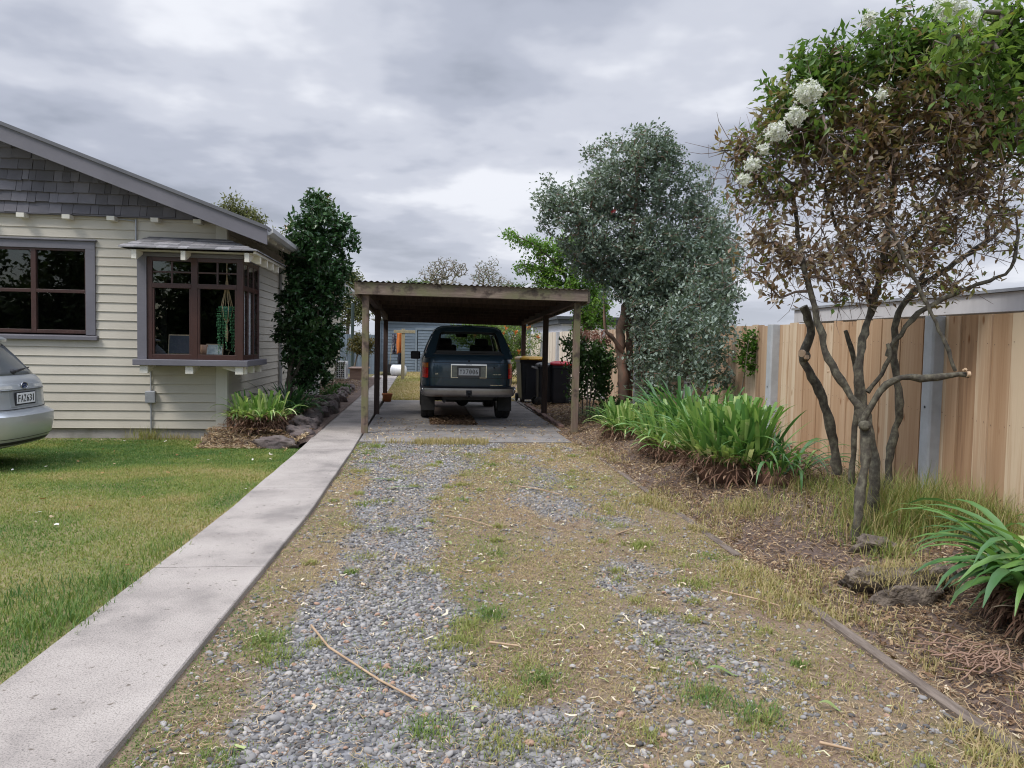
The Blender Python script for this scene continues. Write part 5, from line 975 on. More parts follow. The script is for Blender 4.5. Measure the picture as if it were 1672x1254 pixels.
m = MB(); Tp = blob_targets(pxblobs([(972,548,30,9), (948,545,16,9), (990,556,12,8)], 13.8, 1.0), 110, 3); foliage(m, Tp, np.tile([0,0,1.0], (len(Tp), 1)), 14, .05, .035, .022, lambda P: .5+.5*(nz3(P, 6, 23)-.5), .5); m.build('flower_heads', leafmat('dusky_pink', [(0, (.20,.08,.06)), (.5, (.36,.17,.14)), (1, (.45,.30,.22))], .7, .2), sh_)
# ivy-like saplings and climbers
def sprig(name, label, cat, base, pts, bl, n, nl, L_, W_, lm, tf=lambda P: .5+.5*(nz3(P, 4, 29)-.5)):
    return tree(name, label, cat, base, [(pts, .012, .004)], bl, n, nl, .09, L_, W_, tf, lm, brk_g, .0018, .08)[0]
sprig('climbing_vine', 'thin green climbing vine on the board fence right of the grey green tree', 'vine', (4.1, 9.6, .25), [(4.1,9.7,.25),(4.08,9.4,.9),(4.06,9.2,1.5)], pxblobs([(1225,560,22,22), (1240,545,12,18), (1215,590,18,22), (1235,600,14,12)], 9.4, .25), 60, 10, .06, .04, plm, lambda P: .28+.4*(nz3(P, 4, 31)-.5))
for cx_, cy_, lab in ((-2.35, 18.9, 'spindly rose bush with bare stems in the stone edged bed nearer the step'), (-2.6, 23.5, 'distant rose bush with a red bloom by the house wall')):
    t = tree('rose_bush', lab, 'shrub', (cx_, cy_, .1), [([(cx_+dx,cy_,.08),(cx_+dx*2,cy_,.6),(cx_+dx*3.4,cy_,1.1+abs(dx)*2)], .012, .006) for dx in (-.1, .02, .12)], [(np.array([cx_, cy_, .85]), (.42, .4, .5))], 60, 5, .1, .05, .03, lambda P: .4+.5*(nz3(P, 4, 37)-.5), sbm, brk_g, .0025, .1, group='rose bushes in the house border')[0]
    if cy_ > 20: m = MB(); c = np.array([-2.58, 23.3, 1.52]); foliage(m, np.array([c, c-[.1,0,.1]]), np.array([[0,-.3,1.0]]*2), 30, .08, .07, .05, lambda P: P[:,0]*0+.6, .4); m.build('flower', pink, t)
for i, (x, y, r_, lab) in enumerate(((-2.1, 18.3, .3, 'low green weeds behind the first rocks of the far bed'), (-2.15, 20.4, .28, 'low green plant in the middle of the far bed'), (3.35, 12.9, .35, 'low dark leafy plant at the base of the pink headed shrub'), (3.9, 11.6, .4, 'dark shade plant against the fence under the grey green tree'))):
    m = MB(); Tp = blob_targets([(np.array([x, y, .15 if x < 0 else .3]), (r_, r_, r_*.6))], 60); foliage(m, Tp, unit(Tp-np.array([x, y, 0])), 14, .08, .075, .03, lambda P: .35+.5*(nz3(P, 5, 41)-.5), sbm and .5); tag(m.build('low_plant', sbm, None), lab, 'plant')
# far trees
def far_tree(name, label, base, h, bl, n, nl, L_, W_, lm, bm=brk_g, tf=lambda P: .45+.6*(nz3(P, .7, 43)-.5), rt=.01, st_=.5, r0=.16, spread=.45, group='trees beyond the yard', up=.2):
    b = np.array(base, float); c = bl[0][0]
    return tree(name, label, 'tree', base, [([b, b+(np.array([c[0], c[1], 0])-b*[1,1,0])*.4+[0,0,h*.35], np.array([c[0], c[1], h*.72])], r0, r0*.25)], bl, n, nl, spread, L_, W_, tf, lm, bm, rt, st_, up=up, group=group)
g1 = leafmat('far_leaf_green', [(0, (.04,.075,.022)), (.5, (.085,.13,.04)), (1, (.17,.21,.075))], .6, .3, .2); g2 = leafmat('far_leaf_olive', [(0, (.07,.085,.035)), (.5, (.13,.145,.06)), (1, (.24,.23,.12))], .6, .3, .2); g3 = leafmat('far_leaf_rust', [(0, (.05,.06,.018)), (.45, (.12,.10,.03)), (.75, (.2,.11,.035)), (1, (.25,.07,.03))], .5, .3, .3)
far_tree('garden_tree', 'pale olive tree behind the blue grey paling fence', (-4.6, 47, 0), 7, pxblobs([(575,480,24,40), (560,450,20,22), (590,510,18,22), (545,510,22,40)], 47, 1), 230, 26, .2, .10, g2)
far_tree('small_round_tree', 'small round rust and green tree in front of the paling fence', (-2.75, 31, 0), 1.9, pxblobs([(590,558,24,17), (578,566,14,12), (604,566,14,12), (590,572,22,8)], 31, 1), 150, 24, .09, .045, g3, st_=.15, r0=.05, rt=.006, spread=.18)
far_tree('roof_top_tree', 'pale green tree top showing above the house roof', (-8.2, 32, 0), 7.4, pxblobs([(375,335,12,16), (400,350,16,14), (420,358,12,10), (360,350,10,20), (465,400,8,10), (385,375,40,20)], 32, 1), 230, 22, .16, .07, g2, tf=lambda P: .65+.5*(nz3(P, 1, 45)-.5))
bl_ = pxblobs([(725,438,30,18), (705,450,24,14), (748,440,18,16), (725,465,38,14)], 60, 1)
far_tree('bare_tree', 'nearly bare tree with fine twigs above the carport roof left of centre', (1.6, 60, 0), 8.2, bl_, 620, 1, .16, .08, g2, barkmat('pale_twig', (.25,.22,.18), (.16,.14,.11), 3), rt=.018, st_=.5, r0=.22)
bl_ = pxblobs([(790,440,22,16), (800,450,22,14), (806,428,12,9), (780,455,16,14), (815,462,26,10)], 58, 1)
far_tree('bare_tree', 'smaller nearly bare tree with a green tip above the carport roof', (4.9, 58, 0), 8.0, bl_, 360, 1, .15, .08, g1, barkmat('pale_twig', (.25,.22,.18), (.16,.14,.11), 3), rt=.016, st_=.5, r0=.18)
far_tree('dense_green_tree', 'dense green tree crown just above the carport roof', (-.6, 56, 0), 5.8, pxblobs([(672,466,20,9), (655,474,24,10), (690,472,22,10), (640,490,25,20)], 56, 1), 160, 30, .2, .1, g1)
far_tree('dense_green_tree', 'low dark treetop behind the carport roof to the right', (5.5, 62, 0), 5, pxblobs([(835,470,26,7), (860,476,26,10), (810,478,30,10)], 62, 1), 130, 26, .2, .1, g1)
# orange flowered bush behind the parked car
ob = pxblobs([(790,550,60,32), (840,560,45,40), (750,545,25,18), (865,590,22,30), (810,590,60,30), (800,530,40,14)], 27, 1)
t = tree('orange_flowered_bush', 'big green bush with orange flowers behind the parked blue car', 'bush', (2.6, 27.3, 0), [([(2.4,27.2,0),(2.3,27.1,1),(2.2,27,1.9)], .08, .02), ([(3.0,27.3,0),(3.4,27.2,1),(3.5,27.1,1.7)], .07, .02)], ob, 520, 24, .26, .13, .04, lambda P: .5+.6*(nz3(P, 1.3, 47)-.5), leafmat('bush_leaf', [(0, (.05,.10,.02)), (.5, (.12,.19,.04)), (1, (.25,.29,.08))], .5, .35), brk_g, .004, .2, droop=.3)[0]
m = MB(); Tp = blob_targets(ob[:5], 46, 8); Tp = Tp[Tp[:,1] < 27.3]; foliage(m, Tp, np.tile([0,-.4,1.0], (len(Tp), 1)), 18, .07, .09, .04, lambda P: .5+0*P[:,0], .4); m.build('flowers', leafmat('orange_petal', [(0, (.5,.13,.03)), (1, (.65,.22,.06))], .6, .3), t)
# trees across the street behind the camera, seen in the window reflections
dk_ = leafmat('street_leaf', [(0, (.025,.05,.015)), (1, (.08,.12,.035))], .5, .3)
for i, (x, y, h, lab) in enumerate(((-9.5, -12, 5.6, 'dark street tree reflected in the bay window, nearest the house'), (-15.5, -12, 6.2, 'dark street tree reflected in the front window, tallest of the row'), (-5, -14, 4.8, 'dark street tree reflected at the right of the bay window, smallest of the row'), (-21, -14, 6, 'dark street tree at the left end of the row across the road'))):
    b = np.array([x, y, 0.0]); tree('street_tree', lab, 'tree', tuple(b), [([b, b+[.1,0,2], b+[.2,.1,h*.75]], .2, .05)], [(b+[0,0,h*.58], (2.5, 2.0, h*.40)), (b+[1.4,.4,h*.32], (2.0, 1.6, h*.26)), (b+[-1.4,.2,h*.3], (1.8, 1.6, h*.24))], 330, 26, .6, .34, .2, lambda P: .4+.6*(nz3(P, .6, 51)-.5), dk_, brk_g, .012, .5, group='street trees across the road')
# ------------------------------------------------------------------ agapanthus clumps
agm = leafmat('strap_leaf', [(0, (.035,.09,.038)), (.35, (.075,.18,.052)), (.6, (.165,.295,.075)), (.8, (.42,.52,.19)), (.92, (.62,.64,.40)), (1, (.68,.62,.46))], .36, .3, .5)
rootm = leafmat('dead_leaf_base', [(0, (.085,.048,.036)), (.5, (.2,.115,.08)), (.85, (.36,.24,.165)), (1, (.58,.5,.38))], .85, .1, .15)
def strap(m, b, az, L_, W_, rise, droop, t, n=9, stub=False):
    d = np.array([math.cos(az), math.sin(az), 0]); s_ = np.array([-d[1], d[0], 0]); p = np.array(b, float); e = rise; rows = []; tw = rng.normal(0, .25)
    for k in range(n):
        f = k/(n-1); ww = W_*(min(1, .75+f*1.2) if f < .5 else (1 if stub else max(.06, 1-((f-.5)/.5)**2.2)))/2; dirv = d*math.cos(e)+np.array([0,0,1.0])*math.sin(e); nn = np.cross(s_, dirv); sx = s_*math.cos(tw*f)+nn*math.sin(tw*f)
        rows.append([p-sx*ww+nn*ww*-.30, p, p+sx*ww+nn*ww*-.30]); p = p+dirv*L_/(n-1); e -= droop/(n-1)*(0.4+1.2*f)
        if p[2] < .02: p[2] = .02
    m.grid(np.array(rows), t)
def clump(name, label, c, rx, ry, n, L0, W0, tmean, stubs=0, roots=0, rh=.16, tsd=.13, pref=None, out=.8, rise=(.75, 1.45), droop=(.7, 2.6), cutn=0):
    o = thing(name, c, label, 'plant', None); m = MB(); c = np.array(c, float)
    for i in range(n):
        a = rng.uniform(0, 6.283); rr = math.sqrt(rng.random()); b = c+[rx*rr*math.cos(a), ry*rr*math.sin(a), rh*.6*(1-rr*.5)]; az = a+rng.normal(0, .6) if pref is None or rng.random() > .45 else pref+rng.normal(0, .5)
        L_ = L0*rng.uniform(.6, 1.15); e = rng.uniform(*rise)-.25*rr*out; strap(m, b, az, L_, W0*rng.uniform(.7, 1.15), e, rng.uniform(*droop), np.clip(rng.normal(tmean, tsd), 0, .85))
    for i in range(stubs):
        a = rng.uniform(0, 6.283) if pref is None else pref+rng.normal(0, .9); rr = math.sqrt(rng.random()); b = c+[rx*rr*math.cos(a), ry*rr*math.sin(a), rh*.5]; strap(m, b, a+rng.normal(0, .4), L0*rng.uniform(.18, .42), W0*rng.uniform(.8, 1.2), rng.uniform(.5, 1.4), rng.uniform(0, 1.0), np.clip(rng.normal(.74, .12), .45, 1), 5, True)
    for i in range(cutn):
        a = rng.uniform(0, 6.283); rr = math.sqrt(rng.random()); b = c+[rx*.9*rr*math.cos(a), ry*.9*rr*math.sin(a), rh*.6]; strap(m, b, a+rng.normal(0, .8), L0*rng.uniform(.4, .85), W0*rng.uniform(.85, 1.25), rng.uniform(1.15, 1.52), rng.uniform(0, .5), np.clip(rng.normal(tmean+.06, .1), .1, .85), 6, True)
    m.build('leaves', agm, o)
    if roots:
        m = MB(); v, f = ICO[3]; nz_ = 1+.18*(fbm(v[:,0]*3+c[0], v[:,1]*3+v[:,2]*3, 61)-.5)*2; V = v*nz_[:,None]*np.array([rx*.82, ry*.82, rh*.75])+c; m.add(V, f, .3, 0, True)
        for i in range(int(roots*1.9)):
            a = rng.uniform(0, 6.283) if pref is None or rng.random() < .4 else pref+rng.normal(0, .8); b = c+[rx*1.02*math.cos(a), ry*1.02*math.sin(a), rh*rng.uniform(.05, .9)]; strap(m, b, a+rng.normal(0, .9), rng.uniform(.06, .22), rng.uniform(.006, .02), rng.uniform(-.9, .7), rng.uniform(.2, 2.0), np.clip(rng.beta(1.3, 1.5), 0, 1), 5)
        m.build('root_mat', rootm, o)
    return o
W3 = R_(200)
clump('agapanthus', 'farthest agapanthus clump by the carport post with cut pale green leaves', (2.92, 10.7, .12), .26, .5, 70, .52, .032, .6, 150, 130, .2, cutn=90, pref=W3)
clump('agapanthus', 'tall dark green agapanthus clump behind the cut pale ones', (3.35, 9.2, .2), .38, .75, 150, .85, .038, .33, 10, 60, .22, cutn=40, rise=(1.0, 1.5))
clump('agapanthus', 'middle agapanthus clump with torn brown leaf bases facing the drive', (2.98, 8.75, .14), .32, .6, 80, .62, .035, .56, 180, 190, .22, cutn=130, pref=W3)
clump('agapanthus', 'large bright green agapanthus clump with whitish cut stalks nearest the tree', (3.02, 7.25, .2), .38, .52, 120, .72, .040, .52, 260, 200, .26, cutn=210, pref=W3, rise=(1.0, 1.5), droop=(.4, 1.9))
clump('agapanthus', 'drooping dark green agapanthus on the tree side of the large bright clump', (3.3, 6.75, .2), .25, .3, 55, .66, .03, .33, 6, 50, .2, pref=R_(-60), rise=(.7, 1.25), droop=(1.4, 2.8))
clump('agapanthus', 'broad leaved agapanthus in the bottom right corner with shredded roots', (3.14, 3.36, .12), .24, .27, 80, .72, .050, .36, 60, 330, .20, cutn=0, pref=R_(165), rise=(.6, 1.3), droop=(1.3, 2.5))
clump('agapanthus', 'yellow green agapanthus clump with brown root mass by the house corner', (-2.42, 11.75, .10), .38, .32, 80, .52, .036, .62, 170, 330, .24, cutn=90, pref=R_(-75))
clump('agapanthus', 'dark drooping agapanthus under the camellia tree', (-2.28, 13.3, .12), .34, .45, 130, .68, .032, .14, 0, 40, .16)
clump('weed_clump', 'small grassy weed clump at the foot of the garden bed shrub', (2.95, 12.6, .1), .12, .2, 60, .4, .012, .3)
m = MB()
for k in range(34): 
    f = np.linspace(0, 1, 6); b = np.array([2.52+rng.normal(0, .06), 3.02+rng.normal(0, .1), .07]); d = unit(np.array([-.9, rng.normal(0, .4), 0])); L_ = rng.uniform(.12, .34); m.tube(b+d*L_*f[:,None]+np.stack([0*f, .03*np.sin(f*5+k), .018*np.sin(f*3+k)+.005+.02*rng.random()], -1)+rng.normal(0, .006, (6, 3)), rng.uniform(.0018, .0045), 5)
tag(m.build('root_strands', pm('root_strand', (.30,.19,.135), (.19,.115,.08), 20, rough=.85), None), 'reddish brown torn roots lying on soil in the bottom right bed', 'roots')
# clods and rocks
clodm = pm('soil_clod', (.21,.17,.135), (.07,.055,.045), 11, rough=1, bump=1.0, bscale=45, dist=.03)
def rock(name, c, r, label, mt, group=None, cat='rock', rough=.35, rot=0):
    v, f = ICO[4]; s_ = rng.uniform(0, 50); vv = np.sign(v)*np.abs(v)**.75; nn = 1+rough*1.3*(fbm(v[:,0]*1.4+s_, v[:,1]*1.4+v[:,2]*1.2, 71)-.5)*2+rough*.9*(np.abs(fbm(v[:,0]*3+s_, v[:,1]*3+v[:,2]*3, 73)-.5)*2-.25)+rough*.35*(fbm(v[:,0]*9+s_, v[:,1]*9+v[:,2]*9, 75)-.5); v = vv
    V = v*nn[:,None]*np.array(r); V = V@np.array(Matrix.Rotation(rot, 3, 'Z')).T + np.array(c); m = MB(); m.add(V, f, .5, 0, True); return tag(m.build(name, mt, None), label, cat, group)
rock('soil_clod', (2.74, 3.98, .05), (.27, .15, .11), 'lumpy dug out clod of dark soil left of the bottom right agapanthus', clodm, None, 'clod', .5)
m = MB(); n_ = 900; a_ = rng.uniform(0, 6.283, n_); r_ = np.sqrt(rng.random(n_))*1.15; P_ = np.stack([2.74+.27*r_*np.cos(a_), 3.98+.16*r_*np.sin(a_), .06+.115*np.sqrt(np.maximum(0, 1-(r_*.88)**2))], -1)
blades(m, P_, rng.uniform(.02, .10, n_), .004, rng.uniform(.4, 1, n_), np.clip(rng.normal(.1, .15, n_), 0, 1)); stuff(m.build('dead_grass', grassm), 'dead grass and roots hanging over the dug out clod of soil')
rock('soil_clod', (3.05, 4.75, .08), (.13, .10, .07), 'small dark clod of soil at the foot of the leaning tree stem', clodm, None, 'clod', .5)
rockm = pm('volcanic_rock', (.145,.12,.108), (.065,.055,.052), 5, rough=.95, bump=1.0, bscale=16, c3rd=(.11,.085,.08), dist=.03)
gr = 'rocks edging the bed by the house'
for x, y, a, b_, h, lab in ((-1.99, 11.0, .30, .16, .10, 'flat grey rock at the lawn corner of the house bed'), (-1.78, 11.6, .20, .30, .15, 'long brown rock beside the path, second from the lawn'), (-1.80, 12.35, .2, .34, .17, 'rounded brown rock beside the path below the pale agapanthus'), (-1.83, 13.2, .19, .36, .17, 'dark rock beside the path below the dark agapanthus'), (-1.82, 14.1, .18, .36, .17, 'dark rock, second before the paved step'), (-1.82, 15.0, .18, .36, .19, 'dark rock just before the paved step'), (-1.85, 15.85, .2, .26, .24, 'upright dark rock at the end of the near bed'), (-2.25, 15.75, .26, .2, .15, 'brown rock lying behind the upright end rock')):
    rock('garden_rock', (x, y, .04-.10*(y < 11.2)-.05*(11.2 < y < 12)), (a, b_, h), lab, rockm, gr)
gr = 'rocks edging the far bed'
for x, y, a, b_, h, lab in ((-2.5, 17.55, .34, .16, .13, 'wide dark rock at the paved step edge of the far bed, left one'), (-1.98, 17.6, .24, .2, .16, 'dark corner rock of the far bed beside the path'), (-1.95, 18.3, .16, .3, .15, 'first small rock along the path past the far bed corner'), (-1.98, 19.1, .16, .32, .14, 'second small rock along the far bed'), (-2.0, 20.0, .17, .35, .15, 'third small rock along the far bed'), (-2.02, 20.9, .16, .3, .13, 'fourth small rock along the far bed'), (-2.04, 21.9, .16, .4, .13, 'last small rock along the far bed')):
    rock('garden_rock', (x, y, .04), (a, b_, h), lab, rockm, gr)
ms = thing('metal_stand', (-2.35, 15.2, 0), 'black metal plant stand in front of the heat pump', 'stand'); m = MB(); m.tube([(-2.35, 15.2, 0), (-2.35, 15.2, .55)], .022, 8); m.tube([(-2.35, 15.2, .45), (-2.5, 15.1, .3), (-2.55, 15.1, .0)], .012, 6); m.build('stem', blackpl, ms); m = MB(); m.lathe([(0, .55), (.2, .555), (.24, .60), (.25, .60), (.21, .535), (0, .53)], (-2.35, 15.2, 0), 20); m.build('tray', blackpl, ms)
# ------------------------------------------------------------------ vehicles: local x forward, y left, z up, rear at x = 0
def lvl(levels, z):
    zs = [l[0] for l in levels]; return [np.interp(z, zs, [l[k] for l in levels]) for k in range(1, len(levels[0]))]
def outline_pt(levels, z, u, off=0.0):
    """point on the body skin at height z; u in 0..1 runs round the plan outline from the middle of the rear, over the left side"""
    xr, xf, w_, nr, bulge = lvl(levels, z); th = u*2*math.pi; a = (xf-xr)/2; cx_ = (xf+xr)/2
    c, s_ = -math.cos(th), math.sin(th)
    e = 2/nr; X = cx_+(a+off)*math.copysign(abs(c)**e, c); Y = (w_+off)*math.copysign(abs(s_)**e, s_)
    if c < 0: X -= bulge*(1-(Y/w_)**2)*max(0, -math.copysign(abs(c)**e, c))
    return (X, Y, z)
def rear_pt(levels, z, y, off=0.0):
    """skin point at height z and lateral position y on the rear face"""
    xr, xf, w_, nr, bulge = lvl(levels, z); a = (xf-xr)/2; cx_ = (xf+xr)/2; q = min(.9995, abs(y)/w_)
    c = (1-q**nr)**(1/nr); return (cx_-a*c-bulge*(1-q*q)*c-off, y*(1+off*.3 if q > .9 else 1), z)
def shell(levels, zs, N_=96, off=0.0, power=1.0):
    us = (np.arange(N_)+.5)/N_
    us = us - .055*np.sin(us*8*math.pi)/2*0
    # spread samples evenly along the outline
    P = []
    for z in zs:
        fine = np.array([outline_pt(levels, z, u, off) for u in np.linspace(0, 1, 721)[:-1]]); d = np.linalg.norm(np.roll(fine, -1, 0)-fine, axis=1); cum = np.concatenate([[0], np.cumsum(d)]); idx = np.searchsorted(cum, np.arange(N_)/N_*cum[-1]); P.append(fine[np.clip(idx, 0, 719)])
    return np.array(P)
def patch(m, levels, z0, z1, y0, y1, off, nz=6, ny=12, mi=0, zt=None):
    """curved panel on the rear face between two heights and two lateral positions, with turned-in edges"""
    P = np.array([[rear_pt(levels, z, y, off) for y in np.linspace(y0, y1, ny)] for z in np.linspace(z0, z1, nz)]); Q = np.array(P); Q[..., 0] += off+.006
    full = np.concatenate([Q[:1], P, Q[-1:]], 0); full = np.concatenate([np.concatenate([Q[:1,:1], Q[:,:1], Q[-1:,:1]], 0), full, np.concatenate([Q[:1,-1:], Q[:,-1:], Q[-1:,-1:]], 0)], 1)
    m.grid(full[:, ::-1], .5, mi, smooth=False)
def wheel(root, c, r, w_, Mx, rimm=galv):
    m = MB(); m.lathe([(r*.62, -w_*.5), (r*.93, -w_*.5), (r*.985, -w_*.42), (r, -w_*.3), (r, -w_*.06), (r*.985, -w_*.05), (r*.985, w_*.05), (r, w_*.06), (r, w_*.3), (r*.985, w_*.42), (r*.93, w_*.5), (r*.62, w_*.5)], (0,0,0), 40, 'y')
    for k in range(40):
        a = k/40*2*math.pi
        for sx in (-1, 1): m.obox((r*math.sin(a)*1.0, sx*w_*.27, r*math.cos(a)*1.0), (.022, w_*.30, .012), (0, a, 0))
    m.xf(Mx @ Matrix.Translation(c)); t = m.build('wheel', rubber, root)
    m = MB(); m.lathe([(0, -w_*.40), (r*.5, -w_*.36), (r*.6, -w_*.44), (r*.64, -w_*.46), (r*.64, w_*.46), (r*.6, w_*.44), (r*.5, w_*.36), (0, w_*.40)], (0,0,0), 28, 'y')
    for k in range(6):
        a = k*1.047
        for sx in (-1, 1): m.obox((r*.38*math.sin(a), sx*w_*.41, r*.38*math.cos(a)), (.07, .02, r*.42), (0, a, 0))
    m.xf(Mx @ Matrix.Translation(c)); m.build('rim', rimm, t); return t
def plate(root, parent_build, txt, Mx, c, yawp, w_, h_, size, slant=0):
    """number plate facing -x (rear)"""
    B = Mx @ Matrix.Translation(c) @ Matrix.Rotation(slant, 4, 'Y')
    m = MB(); m.box((-.006, -w_/2, -h_/2), (0, w_/2, h_/2)); p = m.xf(B).build('number_plate', platem, root, .002)
    t = MB(); step = w_*.93/len(txt)
    for i, ch in enumerate(txt):
        q = text_mb(ch, size*1.12, .0012); v = np.concatenate(q.v); lo, hi_ = v.min(0), v.max(0); cw_ = step*.74 if ch != '1' else step*.26
        yc = (len(txt)/2-.5-i)*step
        for arr, (fa, fm, fs) in zip(q.v, [q.f[0]]): pass
        V = np.concatenate(q.v); V = np.stack([-.0085-V[:,2], yc-((V[:,0]-lo[0])/(hi_[0]-lo[0])-.5)*cw_, ((V[:,1]-lo[1])/(hi_[1]-lo[1])-.5)*h_*.66], -1)
        n0 = t.n; t.v.append(V); t.t.append(np.full(len(V), .5)); t.f += [(fa+n0, fm, fs) for fa, fm, fs in q.f]; t.n += len(V)
        if ch == '0' and txt[0] == 'Y': t.bar((-.009, yc+cw_*.30, -h_*.26), (-.009, yc-cw_*.30, h_*.26), .0018, .005)
    t.xf(B).build('plate_lettering', platel, p); return p
def rear_text(root, txt, Mx, levels, y, z, size, mt, name='lettering', off=.006, par=None):
    t = text_mb(txt, size, .0012); xx = rear_pt(levels, z, y, off)[0]; t.v = [np.stack([np.full(len(q), xx)-q[:,2], y-q[:,0], z+q[:,1]], -1) for q in t.v]; return t.xf(Mx).build(name, mt, par or root)

# ---- blue green four wheel drive under the carport
CX, CY = .815, 13.42
Mx = Matrix.Translation((CX, CY, .016)) @ Matrix.Rotation(R_(90.6), 4, 'Z')
car = thing('four_wheel_drive', (CX, CY, .016), 'dark blue green four wheel drive parked nose in under the carport', 'car')
A_ = [(.44, .12, 4.30, .70, 9, .01), (.50, .075, 4.38, .795, 9, .015), (.58, .06, 4.42, .822, 9, .02), (.70, .055, 4.43, .836, 9, .02), (.90, .055, 4.42, .838, 9, .022), (1.02, .06, 4.38, .828, 9, .022), (1.10, .075, 4.2, .808, 9, .02), (1.15, .095, 4.05, .785, 9, .018)]
zs = [.44, .47, .50, .54, .58, .64, .70, .76, .80, .88, .94, 1.0, 1.04, 1.08, 1.12, 1.15]
P = shell(A_, zs, 110); m = MB(); m.grid(P[:, ::-1], .5, 0, True, wrap=True); m.add(P[0], [tuple(range(110))]); m.add(np.concatenate([P[-1][:1]*0+[[.2,0,1.10]], P[-1]]), [(0, i+1, (i+1) % 110+1)[::-1] for i in range(110)], .5, 1)
m.xf(Mx); body = m.build('body', [bluecar, blackpl], car)
for xw in (.92, 3.545):
    for sy in (-1, 1):
        q = MB(); q.tube([(xw, sy*.60, .36), (xw, sy*1.0, .36)], [.43, .43], 28, smooth=False); q.xf(Mx); cut(body, q.build('cutter', blackpl))
for p in body.data.polygons: p.use_smooth = True
try: body.data.shade_smooth(); 
except Exception: pass
es = body.modifiers.new('split', 'EDGE_SPLIT'); es.split_angle = R_(35)
for xw in (.92, 3.545):
    for sy in (-1, 1): wheel(car, (xw, sy*.70, .365), .365, .245, Mx)
def belt(s_): return np.array([s_, np.interp(s_, [.09, .5, 2.6, 3.0], [.782, .79, .79, .76]), 1.15])
def rail(s_): return np.array([np.interp(s_, [.09, .5, 2.6, 3.0], [.36, .55, 2.25, 2.3]), np.interp(s_, [.09, .5, 2.6, 3.0], [.585, .60, .60, .59]), 1.605])
roofz = [(1.0, 1.605), (.965, 1.645), (.90, 1.672), (.80, 1.69), (.5, 1.708), (0, 1.716)]
m = MB(); ss_ = [.09, .3, .8, 1.4, 2.0, 2.6, 2.8]; rows = []
for i, s_ in enumerate(ss_):
    p = rail(s_); k_ = 1.0; half = [(p[0]+(.05 if i == 0 else 0)*(1-a), p[1]*a, z - (.012 if i in (0, 6) else 0)*(1-a)) for a, z in roofz]; rows.append([(x, y, z) for x, y, z in half] + [(x, -y, z) for x, y, z in half[-2::-1]])
m.grid(np.array(rows), .5, 0, True); m.xf(Mx); m.build('roof', bluecar, car, solid=.03)
def lerp3(s_, t): return belt(s_)*(1-t)+rail(s_)*t
def sidepanel(m, s0, s1, t0, t1, sy, mi=0, off=0):
    P = np.array([[lerp3(s_, t)*[1, sy, 1]+[0, sy*(off+.018*math.sin(t*math.pi)), 0] for s_ in np.linspace(s0, s1, 5)] for t in np.linspace(t0, t1, 6)]); m.grid(P if sy < 0 else P[:, ::-1], .5, mi, True)
for sy in (-1, 1):
    m = MB()
    for s0, s1 in ((.09, .22), (.92, 1.02), (1.86, 1.98), (2.80, 3.0)): sidepanel(m, s0, s1, .1, .9, sy)
    sidepanel(m, .09, 3.0, 0, .1, sy); sidepanel(m, .09, 3.0, .9, 1, sy); m.xf(Mx).build('side_pillars', bluecar, car, solid=.03)
    m = MB()
    for s0, s1 in ((.22, .92), (1.02, 1.86), (1.98, 2.80)): sidepanel(m, s0, s1, .1, .9, sy, 0, -.008)
    m.xf(Mx).build('side_window', cglass, car)
# rear hatch frame with window opening
def hatch(y, z): return np.array([.075+(z-1.10)*.56, y, z])
outer = [(-.775,1.13),(-.74,1.25),(-.69,1.40),(-.625,1.56),(-.585,1.64),(-.50,1.685),(-.25,1.705),(0,1.71)]; inner = [(-.60,1.205),(-.575,1.30),(-.545,1.42),(-.515,1.54),(-.495,1.578),(-.46,1.592),(-.25,1.598),(0,1.60)]
ring = lambda h: [hatch(y, z) for y, z in h] + [hatch(-y, z) for y, z in h[-2::-1]]
o_, i_ = ring(outer), ring(inner); m = MB(); m.grid(np.array([o_, i_]), .5, 0, False); m.grid(np.array([[hatch(-.775,1.13), hatch(.775,1.13)], [hatch(-.60,1.205), hatch(.60,1.205)]])[::-1], .5, 0, False)
m.xf(Mx).build('tailgate_frame', bluecar, car, solid=.035)
m = MB(); m.add(np.array(i_)+[.012,0,0], [tuple(range(len(i_)))]); m.xf(Mx); rgl = m.build('rear_window', cglass, car)
m = MB(); gi = [np.array(p)*[1,.93,1]+[.016,0,(.05 if p[2] < 1.25 else -.045 if p[2] > 1.56 else 0)] for p in i_]; m.grid(np.array([i_+np.array([.016,0,0]) if False else [np.array(p)+[.016,0,0] for p in i_], gi]), .5, 0, False); m.grid(np.array([[i_[0]+[.016,0,0], i_[-1]+[.016,0,0]], [gi[0], gi[-1]]])[::-1], .5); m.xf(Mx).build('window_border', blackpl, rgl)
m = MB(); m.bar(hatch(-.62,1.195)+[-.008,0,0], hatch(.62,1.195)+[-.008,0,0], .02, .02); m.bar(hatch(.05,1.215)+[-.02,0,0], hatch(-.32,1.235)+[-.02,0,0], .012, .014); m.xf(Mx).build('wiper', blackpl, car)
m = MB(); m.add([(2.3,-.58,1.62),(2.3,.58,1.62),(2.95,.74,1.13),(2.95,-.74,1.13)], [(0,1,2,3)]); m.xf(Mx).build('windscreen', cglass, car)
